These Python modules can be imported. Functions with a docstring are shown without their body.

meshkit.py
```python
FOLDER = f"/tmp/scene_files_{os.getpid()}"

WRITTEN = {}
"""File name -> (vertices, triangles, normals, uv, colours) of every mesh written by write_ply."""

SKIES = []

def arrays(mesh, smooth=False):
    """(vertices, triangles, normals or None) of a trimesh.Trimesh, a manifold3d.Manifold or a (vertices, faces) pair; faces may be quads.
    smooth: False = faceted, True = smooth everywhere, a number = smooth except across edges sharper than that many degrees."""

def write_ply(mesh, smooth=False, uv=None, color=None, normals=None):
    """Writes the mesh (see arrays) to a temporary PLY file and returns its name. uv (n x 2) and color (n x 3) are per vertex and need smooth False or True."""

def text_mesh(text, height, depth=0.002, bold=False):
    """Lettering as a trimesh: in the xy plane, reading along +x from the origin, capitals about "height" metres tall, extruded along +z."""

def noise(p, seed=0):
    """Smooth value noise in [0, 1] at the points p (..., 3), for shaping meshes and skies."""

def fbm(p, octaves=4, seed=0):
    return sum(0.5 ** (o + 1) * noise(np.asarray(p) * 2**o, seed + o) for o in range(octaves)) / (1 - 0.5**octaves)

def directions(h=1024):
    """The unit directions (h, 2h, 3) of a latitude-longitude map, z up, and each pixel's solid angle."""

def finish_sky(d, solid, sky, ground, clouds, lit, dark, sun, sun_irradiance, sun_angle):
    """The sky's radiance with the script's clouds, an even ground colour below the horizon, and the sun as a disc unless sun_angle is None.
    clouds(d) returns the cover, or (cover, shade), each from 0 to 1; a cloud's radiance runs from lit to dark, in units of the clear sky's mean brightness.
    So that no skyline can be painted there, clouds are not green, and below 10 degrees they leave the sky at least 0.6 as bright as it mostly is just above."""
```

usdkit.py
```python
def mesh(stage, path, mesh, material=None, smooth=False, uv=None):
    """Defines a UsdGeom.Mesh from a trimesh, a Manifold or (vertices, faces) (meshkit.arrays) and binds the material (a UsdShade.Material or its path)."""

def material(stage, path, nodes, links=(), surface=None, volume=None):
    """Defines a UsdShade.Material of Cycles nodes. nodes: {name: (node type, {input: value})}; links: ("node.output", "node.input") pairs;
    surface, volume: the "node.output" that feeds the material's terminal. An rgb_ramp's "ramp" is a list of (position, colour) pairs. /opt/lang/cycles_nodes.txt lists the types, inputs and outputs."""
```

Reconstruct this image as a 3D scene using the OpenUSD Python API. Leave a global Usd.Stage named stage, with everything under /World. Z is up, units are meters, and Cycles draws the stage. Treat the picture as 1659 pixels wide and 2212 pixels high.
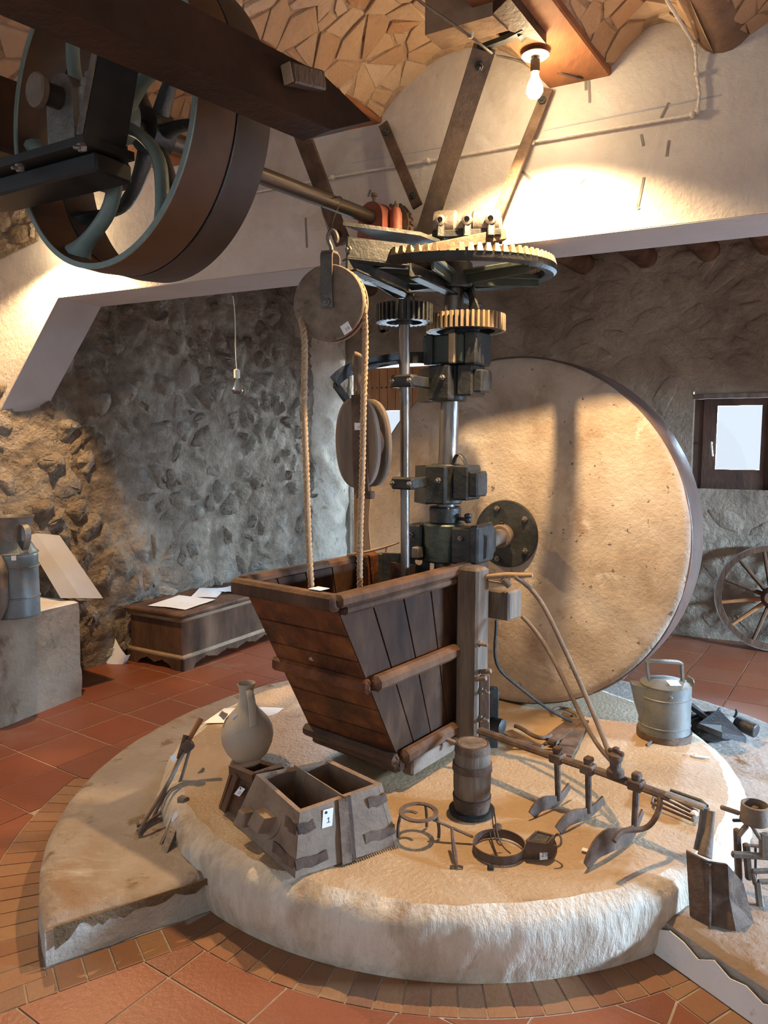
import math, random
import numpy as np, trimesh, usdkit, meshkit
import manifold3d as m3
from shapely.geometry import Polygon, Point, box as sbox, MultiPolygon
from shapely.ops import unary_union
from scipy.spatial import Voronoi, Delaunay
from pxr import Usd, UsdGeom, UsdLux, UsdShade, Gf, Sdf
random.seed(7); rng = np.random.default_rng(7)
stage = Usd.Stage.CreateInMemory()
UsdGeom.SetStageUpAxis(stage, 'Z'); UsdGeom.SetStageMetersPerUnit(stage, 1.0)
UsdGeom.Xform.Define(stage, '/World'); UsdGeom.Scope.Define(stage, '/World/Looks')
A_ = np.array
# ---------------------------------------------------------------- camera, sky, daylight, exposure
FPX, CX, CY = 1600.0, 829.5, 1106.0
EYE = A_([0, 0, 1.6]); PITCH = math.atan(157 / FPX); CP, SP = math.cos(PITCH), math.sin(PITCH)
cam = UsdGeom.Camera.Define(stage, '/World/camera')
cam.AddTransformOp().Set(Gf.Matrix4d(1, 0, 0, 0, 0, SP, CP, 0, 0, -CP, SP, 0, *map(float, EYE), 1))
cam.CreateHorizontalApertureAttr(36.0); cam.CreateVerticalApertureAttr(48.0)
cam.CreateFocalLengthAttr(36.0 * FPX / 1659); cam.CreateClippingRangeAttr(Gf.Vec2f(.05, 100))
cam.CreateExposureAttr(0.0)
SKY = (.78, .88, 1.0); SKY_I = .32
BULB_I, SPOT_I, BULB2_I = 84.0, 22.0, 60.0
DOOR_I, WIN_I, SIDE_I = 40.0, 95.0, 800.0
WARM = (1.0, .66, .34)

def ray(x, y):
    a, b = (x - CX) / FPX, -(y - CY) / FPX
    return A_([a, CP + b * SP, -SP + b * CP])
def G(x, y, z=0.):          # the point at height z that the photograph shows at pixel x, y
    r = ray(x, y); return EYE + r * (z - EYE[2]) / r[2]
def D(x, y, Y):             # the same at depth Y
    r = ray(x, y); return EYE + r * Y / r[1]
def V(x, y, p, n):          # the same on a plane
    r = ray(x, y); return EYE + r * ((A_(p) - EYE) @ A_(n)) / (r @ A_(n))
def yaw(d): return A_([math.cos(math.radians(d)), -math.sin(math.radians(d)), 0])
Z = A_([0, 0, 1.])
U = yaw(34); W = A_([-U[1], U[0], 0])                # the floor's two directions
BD = yaw(26); BN = A_([-BD[1], BD[0], 0]); BP = A_([-2.358, 4.587, 0])   # plaster beam: direction, depth, a point on its face
KD = yaw(28); KN = A_([-KD[1], KD[0], 0]); KP = A_([-.417, 7.465, 0])    # back wall
S = A_([.614, .789, 0]); R = A_([.789, -.614, 0]); O = A_([.282, 3.30, 0])   # mill: along the shaft, to its right, its centre
def BV(x, y, off=0.): return V(x, y, BP - BN * off, BN)
def KV(x, y, off=0.): return V(x, y, KP - KN * off, KN)
def L3(s, r, z): return O + S * s + R * r + Z * z

def light(kind, name, at, look=None, **kw):
    l = getattr(UsdLux, kind).Define(stage, '/World/' + name)
    if look is not None:
        f = -A_(look, float) / np.linalg.norm(look); u = Z if abs(f[2]) < .95 else A_([0, 1., 0])
        x = np.cross(u, f); x /= np.linalg.norm(x); y = np.cross(f, x)
        l.AddTransformOp().Set(Gf.Matrix4d(*map(float, x), 0, *map(float, y), 0, *map(float, f), 0, *map(float, at), 1))
    else: l.AddTranslateOp().Set(Gf.Vec3d(*map(float, at)))
    for k, v in kw.items():
        if k == 'cone':
            s = UsdLux.ShapingAPI.Apply(l.GetPrim()); s.CreateShapingConeAngleAttr(v[0]); s.CreateShapingConeSoftnessAttr(v[1])
        elif k == 'color': l.CreateColorAttr(Gf.Vec3f(*v))
        else: getattr(l, 'Create' + k[0].upper() + k[1:] + 'Attr')(v)
    return l
dome = UsdLux.DomeLight.Define(stage, '/World/sky'); dome.CreateIntensityAttr(SKY_I); dome.CreateColorAttr(Gf.Vec3f(*SKY))

# ---------------------------------------------------------------- materials
def mat(name, cols, scale=6, rough=.8, bump=.004, metal=0, stain=None, rnd=None, stretch=(1, 1, 1), bscale=None, detail=7, spec=.5, bstr=1.0, dist=0.):
    """noise between the colours; stain = (colour, scale, lo, hi); rnd = colours by object"""
    n = {'g': ('geometry', {}), 'm': ('mapping', {'scale': stretch}), 'n': ('noise_texture', {'scale': scale, 'detail': detail, 'roughness': .62, 'distortion': dist}),
         'r': ('rgb_ramp', {'ramp': [(.30 + .40 * i / max(len(cols) - 1, 1), c) for i, c in enumerate(cols)]}),
         'p': ('principled_bsdf', {'roughness': rough, 'metallic': metal, 'specular_ior_level': spec})}
    k = [('g.position', 'm.vector'), ('m.vector', 'n.vector'), ('n.fac', 'r.fac')]
    out = 'r.color'
    if rnd:
        n['o'] = ('object_info', {}); n['q'] = ('rgb_ramp', {'ramp': [(i / (len(rnd) - 1), c) for i, c in enumerate(rnd)]})
        n['x'] = ('mix_color', {'fac': .6}); k += [('o.random', 'q.fac'), (out, 'x.a'), ('q.color', 'x.b')]; out = 'x.result'
    for i, st in enumerate(stain if isinstance(stain, list) else [stain] if stain else []):
        n[f's{i}'] = ('noise_texture', {'scale': st[1], 'detail': 6, 'roughness': .65, 'distortion': .4})
        n[f't{i}'] = ('map_range', {'from_min': st[2], 'from_max': st[3], 'clamp': True})
        n[f'y{i}'] = ('mix_color', {'b': st[0]})
        k += [('m.vector', f's{i}.vector'), (f's{i}.fac', f't{i}.value'), (f't{i}.result', f'y{i}.fac'), (out, f'y{i}.a')]; out = f'y{i}.result'
    k.append((out, 'p.base_color'))
    if bump:
        n['f'] = ('noise_texture', {'scale': bscale or scale * 4, 'detail': 6, 'roughness': .6}); n['b'] = ('bump', {'distance': bump, 'strength': bstr})
        k += [('m.vector', 'f.vector'), ('f.fac', 'b.height'), ('b.normal', 'p.normal')]
    return usdkit.material(stage, '/World/Looks/' + name, n, k, surface='p.BSDF')
def emit(name, col, s):
    return usdkit.material(stage, '/World/Looks/' + name, {'e': ('emission', {'color': col, 'strength': s})}, [], surface='e.emission')
M = {}
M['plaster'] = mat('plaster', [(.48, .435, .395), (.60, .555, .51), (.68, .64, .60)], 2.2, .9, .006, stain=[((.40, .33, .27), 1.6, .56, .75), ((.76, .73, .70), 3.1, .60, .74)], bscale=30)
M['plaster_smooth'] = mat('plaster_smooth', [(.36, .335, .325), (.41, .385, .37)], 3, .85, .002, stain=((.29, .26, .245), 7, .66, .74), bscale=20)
M['mortar'] = mat('mortar', [(.17, .125, .085), (.27, .21, .15), (.37, .305, .235)], 7, .95, .06, stain=((.12, .08, .05), 1.6, .50, .70), bscale=20)
M['rubble'] = mat('rubble', [(.17, .125, .085), (.28, .22, .16), (.40, .335, .26)], 11, .9, .07, rnd=[(.19, .13, .08), (.28, .22, .16), (.40, .34, .27), (.24, .175, .12)], bscale=24)
M['back_mortar'] = mat('back_mortar', [(.27, .215, .15), (.40, .33, .24)], 4, .95, .02, stain=((.16, .12, .085), 1.1, .48, .68), bscale=24)
M['back_stone'] = mat('back_stone', [(.27, .215, .15), (.41, .34, .25)], 4, .9, .02, rnd=[(.29, .235, .165), (.33, .27, .195), (.35, .285, .205), (.30, .24, .17)], stain=((.16, .12, .085), 1.1, .48, .68), bscale=24)
M['jamb'] = mat('jamb', [(.48, .41, .30), (.66, .58, .45), (.72, .66, .55)], 6, .9, .03, stain=((.30, .22, .14), 5, .58, .7), bscale=18)
M['vault_mortar'] = mat('vault_mortar', [(.34, .22, .14), (.56, .43, .31)], 10, .95, .02)
M['vault_stone'] = mat('vault_stone', [(.36, .23, .13), (.52, .36, .22)], 9, .9, .008, rnd=[(.46, .24, .12), (.58, .42, .27), (.50, .34, .20), (.66, .54, .42), (.40, .22, .11)], bscale=40)
M['grout'] = mat('grout', [(.32, .25, .19), (.46, .38, .30)], 14, .95, .004)
M['tile'] = mat('tile', [(.18, .048, .02), (.25, .076, .032)], 5, .40, .0015, rnd=[(.24, .06, .022), (.20, .062, .032), (.27, .086, .034), (.17, .06, .035)], stain=((.24, .14, .10), 2.2, .58, .78), bscale=60)
M['floor_brick'] = mat('floor_brick', [(.20, .085, .037), (.28, .135, .06)], 9, .6, .002, rnd=[(.18, .065, .033), (.28, .13, .055), (.21, .095, .045), (.32, .18, .085), (.16, .075, .045)], bscale=60)
M['drum'] = mat('drum', [(.44, .345, .25), (.63, .54, .42), (.78, .715, .61)], 6, .75, .013, stretch=(1, 1, .38), stain=[((.34, .22, .12), 2.4, .52, .68), ((.72, .67, .58), 3.3, .58, .74)], bscale=46)
M['drum_top'] = mat('drum_top', [(.40, .27, .15), (.50, .36, .22)], 3, .42, .005, stain=[((.56, .46, .34), 2.5, .55, .7), ((.30, .17, .08), 3.6, .60, .74)], bscale=60)
M['kerb'] = mat('kerb', [(.26, .21, .17), (.36, .305, .255)], 4, .62, .008, stain=[((.17, .10, .055), 9, .58, .66), ((.24, .145, .075), 1.6, .52, .68), ((.47, .42, .36), 3.0, .58, .70)], bscale=40)
M['kerb_side'] = mat('kerb_side', [(.58, .52, .44), (.72, .67, .60)], 4, .85, .008, stain=((.36, .24, .14), 4.5, .60, .70), bscale=40)
M['kerb_cut'] = mat('kerb_cut', [(.34, .295, .24), (.47, .42, .35)], 4, .85, .010, stain=((.25, .17, .10), 4.5, .56, .70), bscale=40)
M['whitewash'] = mat('whitewash', [(.74, .71, .66), (.82, .80, .76)], 5, .85, .006, stain=((.50, .38, .26), 7, .62, .70))
M['dirt'] = mat('dirt', [(.11, .065, .03), (.20, .125, .06)], 14, .9, .02)
M['scuff'] = mat('scuff', [(.20, .18, .16), (.26, .23, .21)], 20, .9, 0)
M['chalk'] = mat('chalk', [(.40, .40, .44), (.46, .46, .50)], 20, .9, 0)
M['runner'] = mat('runner', [(.31, .235, .165), (.46, .38, .295), (.60, .53, .445)], 3.2, .8, .005, stain=[((.27, .155, .085), 2.1, .58, .74), ((.14, .10, .07), 24, .64, .68), ((.66, .60, .52), 4, .60, .72)], bscale=50)
M['runner_rim'] = mat('runner_rim', [(.085, .055, .045), (.15, .10, .08)], 6, .38, .003, stain=((.34, .30, .27), 5, .64, .72))
M['wood_old'] = mat('wood_old', [(.035, .017, .009), (.10, .05, .026), (.18, .098, .053)], 5, .75, .006, spec=.3, stretch=(1, 1, .35), bscale=40)
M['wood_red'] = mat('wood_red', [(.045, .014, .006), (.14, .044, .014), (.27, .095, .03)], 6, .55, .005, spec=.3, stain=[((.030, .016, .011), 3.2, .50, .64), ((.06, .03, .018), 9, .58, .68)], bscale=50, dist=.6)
M['wood_dark'] = mat('wood_dark', [(.028, .014, .009), (.075, .036, .02), (.11, .058, .032)], 6, .6, .004, stretch=(1, 1, .4), bscale=50)
M['wood_grey'] = mat('wood_grey', [(.07, .05, .037), (.16, .12, .088), (.25, .195, .145)], 14, .85, .008, stretch=(1, 1, .12), bscale=30)
M['wood_tan'] = mat('wood_tan', [(.17, .105, .06), (.30, .20, .12), (.38, .27, .17)], 12, .8, .004, stretch=(.5, .5, .5), bscale=40)
M['wood_weathered'] = mat('wood_weathered', [(.13, .095, .068), (.22, .17, .125), (.29, .235, .18)], 14, .85, .004, stain=[((.08, .06, .048), 9, .60, .68), ((.20, .10, .05), 6, .60, .72)], bscale=60)
M['wood_orange'] = mat('wood_orange', [(.30, .12, .04), (.44, .19, .07)], 10, .55, .002, stretch=(1, 1, .15))
M['joist'] = mat('joist', [(.10, .045, .02), (.26, .10, .04), (.36, .15, .06)], 6, .75, .005, stretch=(1, .4, 1), bscale=30)
M['log'] = mat('log', [(.15, .09, .055), (.28, .18, .115)], 8, .85, .008, bscale=30)
M['timber'] = mat('timber', [(.014, .006, .003), (.034, .015, .007), (.06, .026, .012)], 4, .75, .004, bscale=40, spec=.25)
M['box_wood'] = mat('box_wood', [(.13, .085, .055), (.21, .15, .105), (.27, .205, .15)], 7, .75, .003, stain=((.10, .05, .028), 6, .60, .70), bscale=60)
M['iron'] = mat('iron', [(.018, .02, .019), (.04, .043, .042), (.065, .066, .062)], 9, .48, .003, metal=.35, bscale=50)
M['iron_green'] = mat('iron_green', [(.035, .048, .042), (.065, .085, .072)], 9, .42, .002, metal=.25, bscale=50)
M['iron_grey'] = mat('iron_grey', [(.10, .09, .08), (.19, .17, .15), (.27, .24, .21)], 10, .5, .003, metal=.6, bscale=60)
M['steel'] = mat('steel', [(.075, .062, .052), (.17, .15, .13), (.25, .225, .20)], 8, .36, .002, metal=.8, stretch=(1, 1, .25), bscale=60)
M['iron_black'] = mat('iron_black', [(.012, .012, .012), (.026, .026, .025)], 9, .5, .0006, metal=.2)
M['shaft_steel'] = mat('shaft_steel', [(.05, .042, .036), (.10, .085, .072)], 8, .40, .0008, metal=.6, stretch=(.3, .3, 1))
M['rust'] = mat('rust', [(.06, .036, .024), (.12, .075, .05), (.19, .13, .09)], 13, .8, .004, metal=.15, stain=((.06, .048, .042), 6, .55, .7), bscale=60)
M['rust_light'] = mat('rust_light', [(.14, .10, .072), (.24, .185, .14)], 13, .7, .003, metal=.3, bscale=60)
M['red_paint'] = mat('red_paint', [(.19, .05, .03), (.34, .10, .055)], 12, .55, .003, stain=((.10, .06, .045), 7, .55, .68))
M['pulley_green'] = mat('pulley_green', [(.11, .15, .135), (.19, .245, .22)], 8, .42, .002, stain=((.32, .33, .28), 7, .62, .72))
M['pulley_face'] = mat('pulley_face', [(.055, .026, .012), (.105, .052, .024)], 3, .55, .001, spec=.3, stain=((.045, .035, .028), 2, .55, .7))
M['pulley_face_dark'] = mat('pulley_face_dark', [(.035, .024, .018), (.065, .045, .034)], 3, .5, .001, spec=.3)
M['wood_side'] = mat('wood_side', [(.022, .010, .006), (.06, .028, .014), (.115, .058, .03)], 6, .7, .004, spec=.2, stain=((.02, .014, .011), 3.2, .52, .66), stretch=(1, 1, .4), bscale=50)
M['brass_wear'] = mat('brass_wear', [(.34, .24, .14), (.56, .43, .27)], 10, .45, .002, metal=.6)
M['galv'] = mat('galv', [(.11, .115, .108), (.18, .185, .17), (.24, .235, .20)], 7, .5, .002, metal=.4, stain=((.26, .19, .13), 4, .58, .72))
M['zinc_blue'] = mat('zinc_blue', [(.13, .15, .15), (.24, .26, .26)], 6, .42, .002, metal=.5, stain=((.24, .20, .15), 5, .6, .72))
M['clay'] = mat('clay', [(.42, .35, .27), (.52, .45, .36)], 6, .85, .002, stain=((.32, .24, .17), 4, .6, .74), bscale=60)
M['rope'] = mat('rope', [(.34, .23, .13), (.48, .34, .21)], 90, .95, .002, bscale=300)
M['cord_white'] = mat('cord_white', [(.62, .58, .52), (.74, .70, .64)], 40, .8, 0)
M['cable_dark'] = mat('cable_dark', [(.05, .035, .028), (.08, .055, .045)], 40, .6, 0)
M['paper'] = mat('paper', [(.74, .74, .76), (.82, .82, .83)], 6, .75, 0, stain=((.62, .63, .66), 20, .60, .66))
M['tag'] = mat('tag', [(.82, .82, .82), (.86, .86, .86)], 6, .6, 0)
M['ink'] = mat('ink', [(.05, .05, .07), (.06, .06, .08)], 6, .6, 0)
M['tag_dot'] = mat('tag_dot', [(.02, .025, .05), (.03, .035, .07)], 6, .5, 0)
M['porcelain'] = mat('porcelain', [(.66, .62, .52), (.72, .68, .58)], 6, .3, 0)
M['leather'] = mat('leather', [(.012, .011, .012), (.03, .028, .028)], 14, .45, .003, bscale=80)
M['straw'] = mat('straw', [(.34, .20, .10), (.52, .36, .20)], 40, .9, 0)
M['glass'] = usdkit.material(stage, '/World/Looks/glass', {'t': ('transparent_bsdf', {}), 'y': ('glossy_bsdf', {'roughness': .02}), 'f': ('fresnel', {'IOR': 1.45}), 'm': ('mix_closure', {})},
                             [('f.fac', 'm.fac'), ('t.BSDF', 'm.closure1'), ('y.BSDF', 'm.closure2')], surface='m.closure')
M['bulb_lit'] = emit('bulb_lit', (1.0, .74, .42), 170.0)
M['bulb_glass'] = usdkit.material(stage, '/World/Looks/bulb_glass', {'p': ('principled_bsdf', {'roughness': .03, 'transmission_weight': 1.0, 'base_color': (.9, .9, .9)})}, [], surface='p.BSDF')

# ---------------------------------------------------------------- things, parts, sub-parts
ALL, USED = [], {}
def numbered(parent, name):
    k = USED.get((parent, name), 0); USED[(parent, name)] = k + 1
    return name if k == 0 else f'{name}_{k:03d}'
class T:
    def __init__(s, name, label, cat=None, group=None, kind=None):
        s.name, s.label, s.cat, s.group, s.kind, s.parts = name, label, cat, group, kind, []; ALL.append(s)
    def p(s, name, mesh, m, parent=None, smooth=35, label=None, kind=None):
        s.parts.append([name, mesh, m, parent, smooth, label, kind]); return len(s.parts) - 1
    def write(s):
        vs = [meshkit.arrays(q[1])[0] for q in s.parts]
        lo, hi = np.min([v.min(0) for v in vs], 0), np.max([v.max(0) for v in vs], 0)
        loc = A_([0, 0, 0.]) if s.kind == 'structure' else A_([(lo[0] + hi[0]) / 2, (lo[1] + hi[1]) / 2, lo[2]])
        path = '/World/' + numbered('', s.name)
        x = UsdGeom.Xform.Define(stage, path); x.AddTranslateOp().Set(Gf.Vec3d(*map(float, loc)))
        pr = x.GetPrim(); pr.SetCustomDataByKey('label', s.label)
        for k, v in (('category', s.cat), ('group', s.group), ('kind', s.kind)):
            if v: pr.SetCustomDataByKey(k, v)
        made = []
        for name, mesh, m, parent, smooth, label, kind in s.parts:
            base = path if parent is None else made[parent]
            q = f'{base}/{numbered(base, name)}'; made.append(q)
            v, f, n = meshkit.arrays(mesh, smooth)
            pm = usdkit.mesh(stage, q, (v - loc, f), M[m] if isinstance(m, str) else m, False).GetPrim()
            if n is not None:
                g = UsdGeom.Mesh(pm); from pxr import Vt
                g.CreateNormalsAttr(Vt.Vec3fArray.FromNumpy(n.astype(np.float32))); g.SetNormalsInterpolation('vertex')
            if label: pm.SetCustomDataByKey('label', label)
            if kind: pm.SetCustomDataByKey('kind', kind)

# ---------------------------------------------------------------- mesh helpers
def tm(v, f): return trimesh.Trimesh(np.asarray(v, float), np.asarray(f), process=False)
def cat(*ms):
    ms = [m for k in ms for m in (k if isinstance(k, (list, tuple)) else [k])]
    return trimesh.util.concatenate(ms)
def unit(v): v = np.asarray(v, float); return v / np.linalg.norm(v)
def frame(d, up=Z):
    d = unit(d)
    if abs(d @ unit(up)) > .97: up = A_([0, 1., 0]) if abs(d[1]) < .9 else A_([1., 0, 0])
    x = unit(np.cross(d, up)); return x, np.cross(x, d), d      # side, up, along
def loft(rings, cap=True, closed=False):
    """rings: list of (n,3) loops of one size"""
    n = len(rings[0]); v = np.vstack(rings); f = []
    m = len(rings)
    for i in range(m if closed else m - 1):
        a, b = i * n, ((i + 1) % m) * n
        for j in range(n):
            k = (j + 1) % n; f += [[a + j, a + k, b + k], [a + j, b + k, b + j]]
    if cap and not closed:
        v = np.vstack([v, rings[0].mean(0), rings[-1].mean(0)]); c0, c1, e = len(v) - 2, len(v) - 1, (m - 1) * n
        for j in range(n):
            k = (j + 1) % n; f += [[c0, k, j], [c1, e + j, e + k]]
    t = tm(v, f)
    if t.volume < 0: t.invert()
    return t
def bar(p, q, w, h, ch=.004, up=Z):
    """a chamfered bar from p to q: w across, h along up"""
    p, q = A_(p, float), A_(q, float); x, y, d = frame(q - p, up); ch = min(ch, w * .3, h * .3, np.linalg.norm(q - p) * .3)
    a, b = w / 2, h / 2
    def ringat(o, k): return A_([o + x * sx + y * sy for sx, sy in ((a - k, -b + .0), (a, -b + k), (a, b - k), (a - k, b), (-a + k, b), (-a, b - k), (-a, -b + k), (-a + k, -b))])
    def inset(o): return A_([o + x * sx + y * sy for sx, sy in ((a - 2 * ch, -b + ch), (a - ch, -b + 2 * ch), (a - ch, b - 2 * ch), (a - 2 * ch, b - ch), (-a + 2 * ch, b - ch), (-a + ch, b - 2 * ch), (-a + ch, -b + 2 * ch), (-a + 2 * ch, -b + ch))])
    return loft([inset(p), ringat(p + d * ch, ch), ringat(q - d * ch, ch), inset(q)])
def obox(c, sx, sy, sz, X=A_([1., 0, 0]), ch=.004, up=Z):
    """box centred at c: sx along X, sy across, sz along up"""
    c = A_(c, float); X = unit(X); return bar(c - X * sx / 2, c + X * sx / 2, sy, sz, ch, up)
def tube(pts, r, n=8, closed=False, lobes=0, twist=0., flat=None):
    pts = A_(pts, float); m = len(pts); r = np.broadcast_to(r, (m,))
    t = np.gradient(pts, axis=0) if not closed else np.roll(pts, -1, 0) - np.roll(pts, 1, 0)
    t /= np.linalg.norm(t, axis=1, keepdims=True) + 1e-12
    x = frame(t[0])[0]; rings, ln = [], 0.
    for i in range(m):
        if i: ln += np.linalg.norm(pts[i] - pts[i - 1])
        x = x - t[i] * (x @ t[i]); x = unit(x); y = np.cross(t[i], x)
        a = np.arange(n) * 2 * np.pi / n; rr = r[i] * (1 + (.20 * np.cos(lobes * (a - twist * ln)) if lobes else 0))
        rr = np.broadcast_to(rr, (n,)); k = flat or (1, 1)
        rings.append(pts[i] + np.outer(rr * np.cos(a) * k[0], x) + np.outer(rr * np.sin(a) * k[1], y))
    return loft(rings, closed=closed)
def curve(pts, n=24):
    """smooth curve through points"""
    from scipy.interpolate import CubicSpline
    pts = A_(pts, float); s = np.r_[0, np.cumsum(np.linalg.norm(np.diff(pts, axis=0), axis=1))]
    return CubicSpline(s, pts)(np.linspace(0, s[-1], n))
def lathe(prof, p, axis=Z, n=32, arc=None):
    """prof: (radius, height) pairs from one end to the other"""
    p = A_(p, float); x, y, d = frame(axis); a = np.arange(n) * 2 * np.pi / n
    rings = [p + d * h + np.outer(max(r, 1e-4) * np.cos(a), x) + np.outer(max(r, 1e-4) * np.sin(a), y) for r, h in prof]
    return loft(rings)
def cyl(p, q, r, n=20, ch=None):
    p, q = A_(p, float), A_(q, float); h = np.linalg.norm(q - p); c = min(r * .12, h * .2) if ch is None else ch
    return lathe([(r - c, 0), (r, c), (r, h - c), (r - c, h)], p, q - p, n)
def bolt(p, d, r=.012, h=.012):
    d = unit(d); return cat(lathe([(r * .95, 0), (r, .1 * h), (r, h * .85), (r * .85, h)], p, d, 6), lathe([(r * .45, 0), (r * .45, h * 1.7), (r * .3, h * 1.9)], p, d, 8))
def pipe(prof, p, axis=Z, n=40):
    """closed profile revolved: rings and hollow vessels"""
    p = A_(p, float); x, y, d = frame(axis); a = np.arange(n) * 2 * np.pi / n
    return loft([p + d * h + np.outer(r * np.cos(a), x) + np.outer(r * np.sin(a), y) for r, h in prof], closed=True)
def prism(poly, o, ex, ey, depth):
    """polygon (shapely or points) in the plane o, ex, ey pushed by depth along ex x ey"""
    poly = poly if hasattr(poly, 'geoms') or hasattr(poly, 'exterior') else Polygon(poly)
    ex, ey = unit(ex), unit(ey); nz = np.cross(ex, ey)
    ms = []
    for g in getattr(poly, 'geoms', [poly]):
        m = trimesh.creation.extrude_polygon(g, abs(depth), engine='earcut')
        v = m.vertices; s = 1 if depth > 0 else -1
        t = tm(A_(o) + np.outer(v[:, 0], ex) + np.outer(v[:, 1], ey) + np.outer(v[:, 2] * s, nz), m.faces if s > 0 else m.faces[:, ::-1]); ms.append(t)
    return cat(ms)
def hexa(b, t):
    """solid between two quads b (bottom) and t (top), same order"""
    return loft([A_(b, float), A_(t, float)])
def plank(a, b, c, d, th, n=None):
    """board with the face a, b, c, d and thickness th towards n"""
    f = A_([a, b, c, d], float); n = unit(np.cross(f[1] - f[0], f[3] - f[0])) if n is None else unit(n)
    cen = f.mean(0); ins = f + (cen - f) * .012
    return loft([ins, f + n * min(.004, th * .3), f + n * th])
def strip(pts, wd, w, th):
    """bent strap: centre line pts, width along wd"""
    pts = A_(pts, float); t = np.gradient(pts, axis=0); out = []; w = np.broadcast_to(w, (len(pts),))
    for i, p in enumerate(pts):
        d = unit(t[i]); x = wd - d * (wd @ d); x = unit(x); n = np.cross(d, x)
        out.append(A_([p + x * w[i] / 2 + n * th / 2, p - x * w[i] / 2 + n * th / 2, p - x * w[i] / 2 - n * th / 2, p + x * w[i] / 2 - n * th / 2]))
    return loft(out)
def sheet(o, ex, ey, w, h, bend=.0, n=8, curl=0., th=.001, seed=1):
    ex, ey = unit(ex), unit(ey); nz = np.cross(ex, ey); g = np.linspace(0, 1, n); u, v = np.meshgrid(g, g, indexing='ij')
    zz = bend * (meshkit.noise(np.stack([u * 2.3, v * 2.3, u * 0], -1), seed) - .2) + curl * (u ** 3)
    P = A_(o) + (u * w)[..., None] * ex + (v * h)[..., None] * ey + zz[..., None] * nz
    P = P.reshape(-1, 3); f = []
    for i in range(n - 1):
        for j in range(n - 1):
            a = i * n + j; f += [[a, a + n, a + n + 1], [a, a + n + 1, a + 1]]
    k = len(P); f = f + [[k + c, k + b, k + a] for a, b, c in f]
    return tm(np.vstack([P + nz * th, P]), f)
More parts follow.
